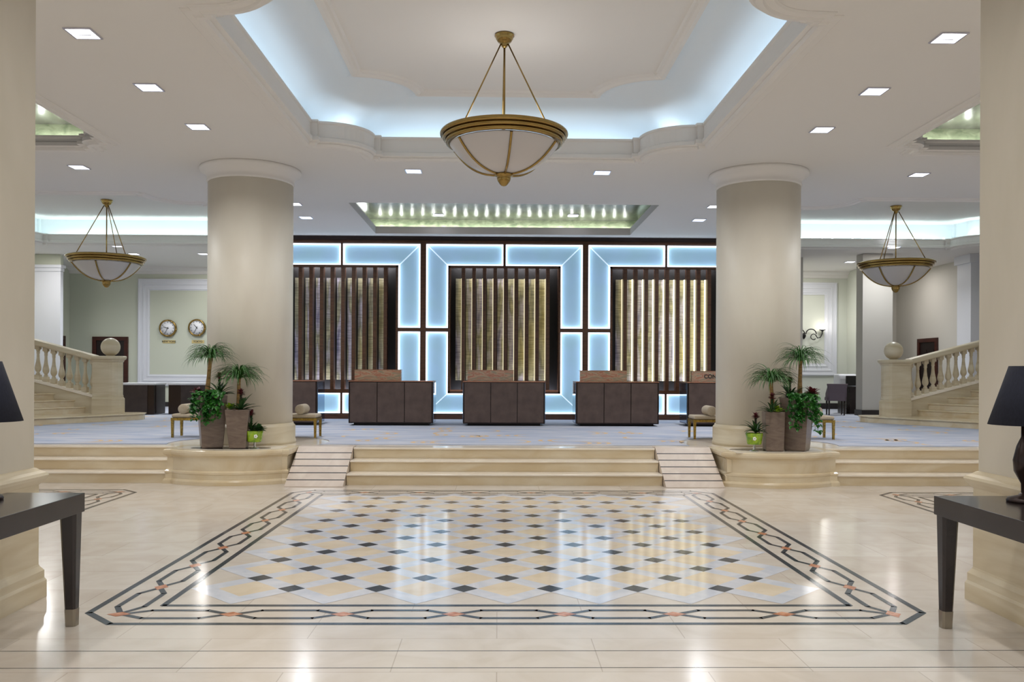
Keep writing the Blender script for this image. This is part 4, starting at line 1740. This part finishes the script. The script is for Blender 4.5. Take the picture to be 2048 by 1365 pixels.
def bromeliad(loc, R, hs, label, n=20, seed=1, m='brom', spike=True, elev=(.35, 1.2)):
    rnd = random.Random(seed)
    t = thing('bromeliad', label, 'plant', loc)
    f = MB()
    for i in range(n):
        az = 2 * pi * i / n + rnd.uniform(-.25, .25)
        up = rnd.uniform(*elev)
        blade(f, (0, 0, rnd.uniform(0, .03)), az, R * rnd.uniform(.8, 1.2), R * rnd.uniform(.12, .17), up, rnd.uniform(.5, 1.3), 7)
    f.build('leaves', M[m], t, fix=False)
    if spike:
        q = MB()
        q.tube([(0, 0, 0), (0, 0, hs * .55), (.004, 0, hs * .92)], [.014, .013, .01], 8)
        for i in range(30):
            z = hs * (.15 + .6 * i / 29)
            blade(q, (0, 0, z), i * 2.4, .06, .026, 1.2, .5, 3)
        q.build('flower_stalk', M['brom' if seed % 2 else 'bract'], t, fix=False)
        s = MB()
        for i in range(34):
            blade(s, (0, 0, hs * (.72 + .2 * i / 33)), i * 2.4, rnd.uniform(.055, .085), .03, rnd.uniform(.1, 1.35), .45, 3)
        s.build('flower_spike', M['red'], t, fix=False)
    return t


def trailing(loc, w, label, n=26, drop=.42, seed=3, front=-1):
    rnd = random.Random(seed)
    t = thing('trailing_pothos', label, 'plant', loc)
    v, l = MB(), MB()
    for i in range(n):
        x = rnd.uniform(-w / 2, w / 2)
        L = drop * rnd.uniform(.35, 1)
        y = -w / 2 - rnd.uniform(.015, .05)
        pts = [(x * .6, -w * .2, .02), (x * .9, -w * .38, .07), (x, y, .02)] + [(x + rnd.uniform(-.03, .03), y - rnd.uniform(0, .03), -L * j / 4) for j in range(1, 5)]
        v.tube(pts, .003, 5)
        m = int(8 + L * 34)
        for j in range(m):
            f = rnd.uniform(0, 1)
            k = f * (len(pts) - 1)
            a = Vector(pts[int(k)])
            b = Vector(pts[min(int(k) + 1, len(pts) - 1)])
            q = a + (b - a) * (k - int(k)) + Vector((rnd.uniform(-.04, .04), rnd.uniform(-.05, 0), rnd.uniform(-.03, .03)))
            heart(l, q, -pi / 2 + rnd.uniform(-1.3, 1.3), rnd.uniform(.1, 1.2), rnd.uniform(.04, .07))
    v.build('vines', M['brom'], t, fix=False)
    l.build('leaves', M['pothos'], t, fix=False)
    return t


def rosette(loc, R, label, m='red', n=22, seed=5):
    rnd = random.Random(seed)
    t = MB()
    for i in range(n):
        az = i * 2.4
        blade(t, (0, 0, 0), az, R * rnd.uniform(.7, 1.1), R * .38, .25 + 1.0 * (i / n), .5, 5)
    o = t.build('rosette_plant', M[m], fix=False)
    o.location = loc
    tag(o, label, 'plant')


def bowl(loc, label, R=.128, flip=False):
    t = thing('glass_bowl', label, 'bowl', loc)
    f = MB()
    f.lathe([(.001, 0), (.07, 0), (.07, .006), (.02, .014), (.012, .03), (.02, .05), (.012, .075), (.018, .10), (.03, .105)], seg=28)
    f.build('foot', M['clearglass'], t)
    g = MB()
    g.lathe([(.001, .10), (R * .78, .10), (R * .83, .112), (R, .265), (R * .99, .268), (R * .965, .26), (R * .8, .125), (.001, .12)], seg=36)
    g.build('bowl_body', M['limeglass'], t)
    s = MB()
    s.lathe([(.001, .235), (R * .93, .235), (R * .6, .258), (.001, .265)], seg=24)
    s.build('moss', M['lime'], t)
    fl_ = MB()
    for i in range(5):
        a = 2 * pi * i / 5
        fl_.sphere(((-.03 if flip else .05) + .018 * cos(a), -R * .93, .19 + .018 * sin(a)), .013, 8, 6)
    fl_.build('white_blossom', M['flower'], t)


TZ = .5165
# left group
YL = 12.95
def at(px, Y=YL):
    return W(px, 900, Y)[0]


big = (at(421), 13.0)
planter((big[0], big[1], TZ), .415, .305, .80, radians(24), 'tallest tapered grey-brown planter on the left plinth, under the trailing leaves')
med = (at(479), 12.92)
planter((med[0], med[1], TZ), .355, .245, .59, radians(6), 'medium tapered grey-brown planter on the left plinth, between tall planter and lime bowl')
zb = TZ + .80 - .03
zm = TZ + .59 - .03
ponytail((big[0] - .07, big[1], zb), .60, .05, .27, 'taller ponytail palm in the tallest planter of the left group', 200, 11)
ponytail((med[0] - .02, med[1] + .05, zm), .50, .0, .28, 'shorter ponytail palm in the medium planter of the left group', 200, 12)
bromeliad((big[0] + .13, big[1] - .05, zb), .30, .36, 'tall dark-red spiked bromeliad beside the left taller palm', 18, 21)
bromeliad((med[0] + .055, med[1] - .09, zm), .27, .33, 'dark-red spiked bromeliad in front of the left shorter palm', 20, 22)
trailing((big[0] + .03, big[1], zb + .03), .44, 'bright green pothos trailing over the tallest planter of the left group', 30, .44, 31)
rosette((big[0] - .17, big[1] - .13, zb + .05), .13, 'dusky red rosette plant at the left rim of the tallest left planter')
rosette((med[0] - .10, med[1] - .10, zm + .03), .13, 'lime green rosette at the foot of the left shorter palm', 'lime', 16, 6)
bw = (at(511), 12.9)
bowl((bw[0], bw[1], TZ), 'footed lime green glass bowl on the left plinth')
bromeliad((bw[0] - .05, bw[1], TZ + .262), .21, .30, 'small dark-red bromeliad in the lime bowl of the left group', 24, 23)
rosette((bw[0] + .07, bw[1] - .03, TZ + .255), .15, 'spiky dark green succulent in the lime bowl of the left group', 'brom', 26, 8)
# right group
big = (at(1590), 12.86)
planter((big[0], big[1], TZ), .43, .31, .80, radians(-33), 'tallest tapered grey-brown planter on the right plinth, under the trailing leaves')
med = (at(1540), 12.8)
planter((med[0], med[1], TZ), .29, .26, .59, radians(-6), 'slim tapered grey-brown planter on the right plinth, beside the lime bowl')
ponytail((big[0] + .05, big[1] + .04, zb), .60, .01, .28, 'taller ponytail palm in the tallest planter of the right group', 210, 13)
ponytail((med[0] - .01, med[1] + .0, zm), .48, -.03, .29, 'shorter ponytail palm in the slim planter of the right group', 210, 14)
bromeliad((big[0] - .12, big[1] - .02, zb), .25, .34, 'tall dark-red spiked bromeliad beside the right taller palm', 22, 24)
bromeliad((med[0] - .06, med[1] - .12, zm), .25, .29, 'dark-red spiked bromeliad in front of the right shorter palm', 20, 25)
trailing((big[0] - .0, big[1] - .02, zb + .03), .46, 'bright green pothos trailing over the tallest planter of the right group', 32, .48, 32)
rosette((big[0] + .16, big[1] - .18, zb + .08), .15, 'dark red rosette plant at the right rim of the tallest right planter', 'red', 24, 7)
rosette((big[0] + .2, big[1] - .14, zb + .02), .12, 'lime green rosette under the dark red one on the right', 'lime', 14, 9)
rosette((med[0] + .02, med[1] - .12, zm + .02), .14, 'lime green rosette at the foot of the right shorter palm', 'lime', 16, 10)
bw = (at(1500), 12.74)
bowl((bw[0], bw[1], TZ), 'footed lime green glass bowl on the right plinth', flip=True)
bromeliad((bw[0] + .02, bw[1], TZ + .262), .24, .30, 'small dark-red bromeliad in the lime bowl of the right group', 26, 26)
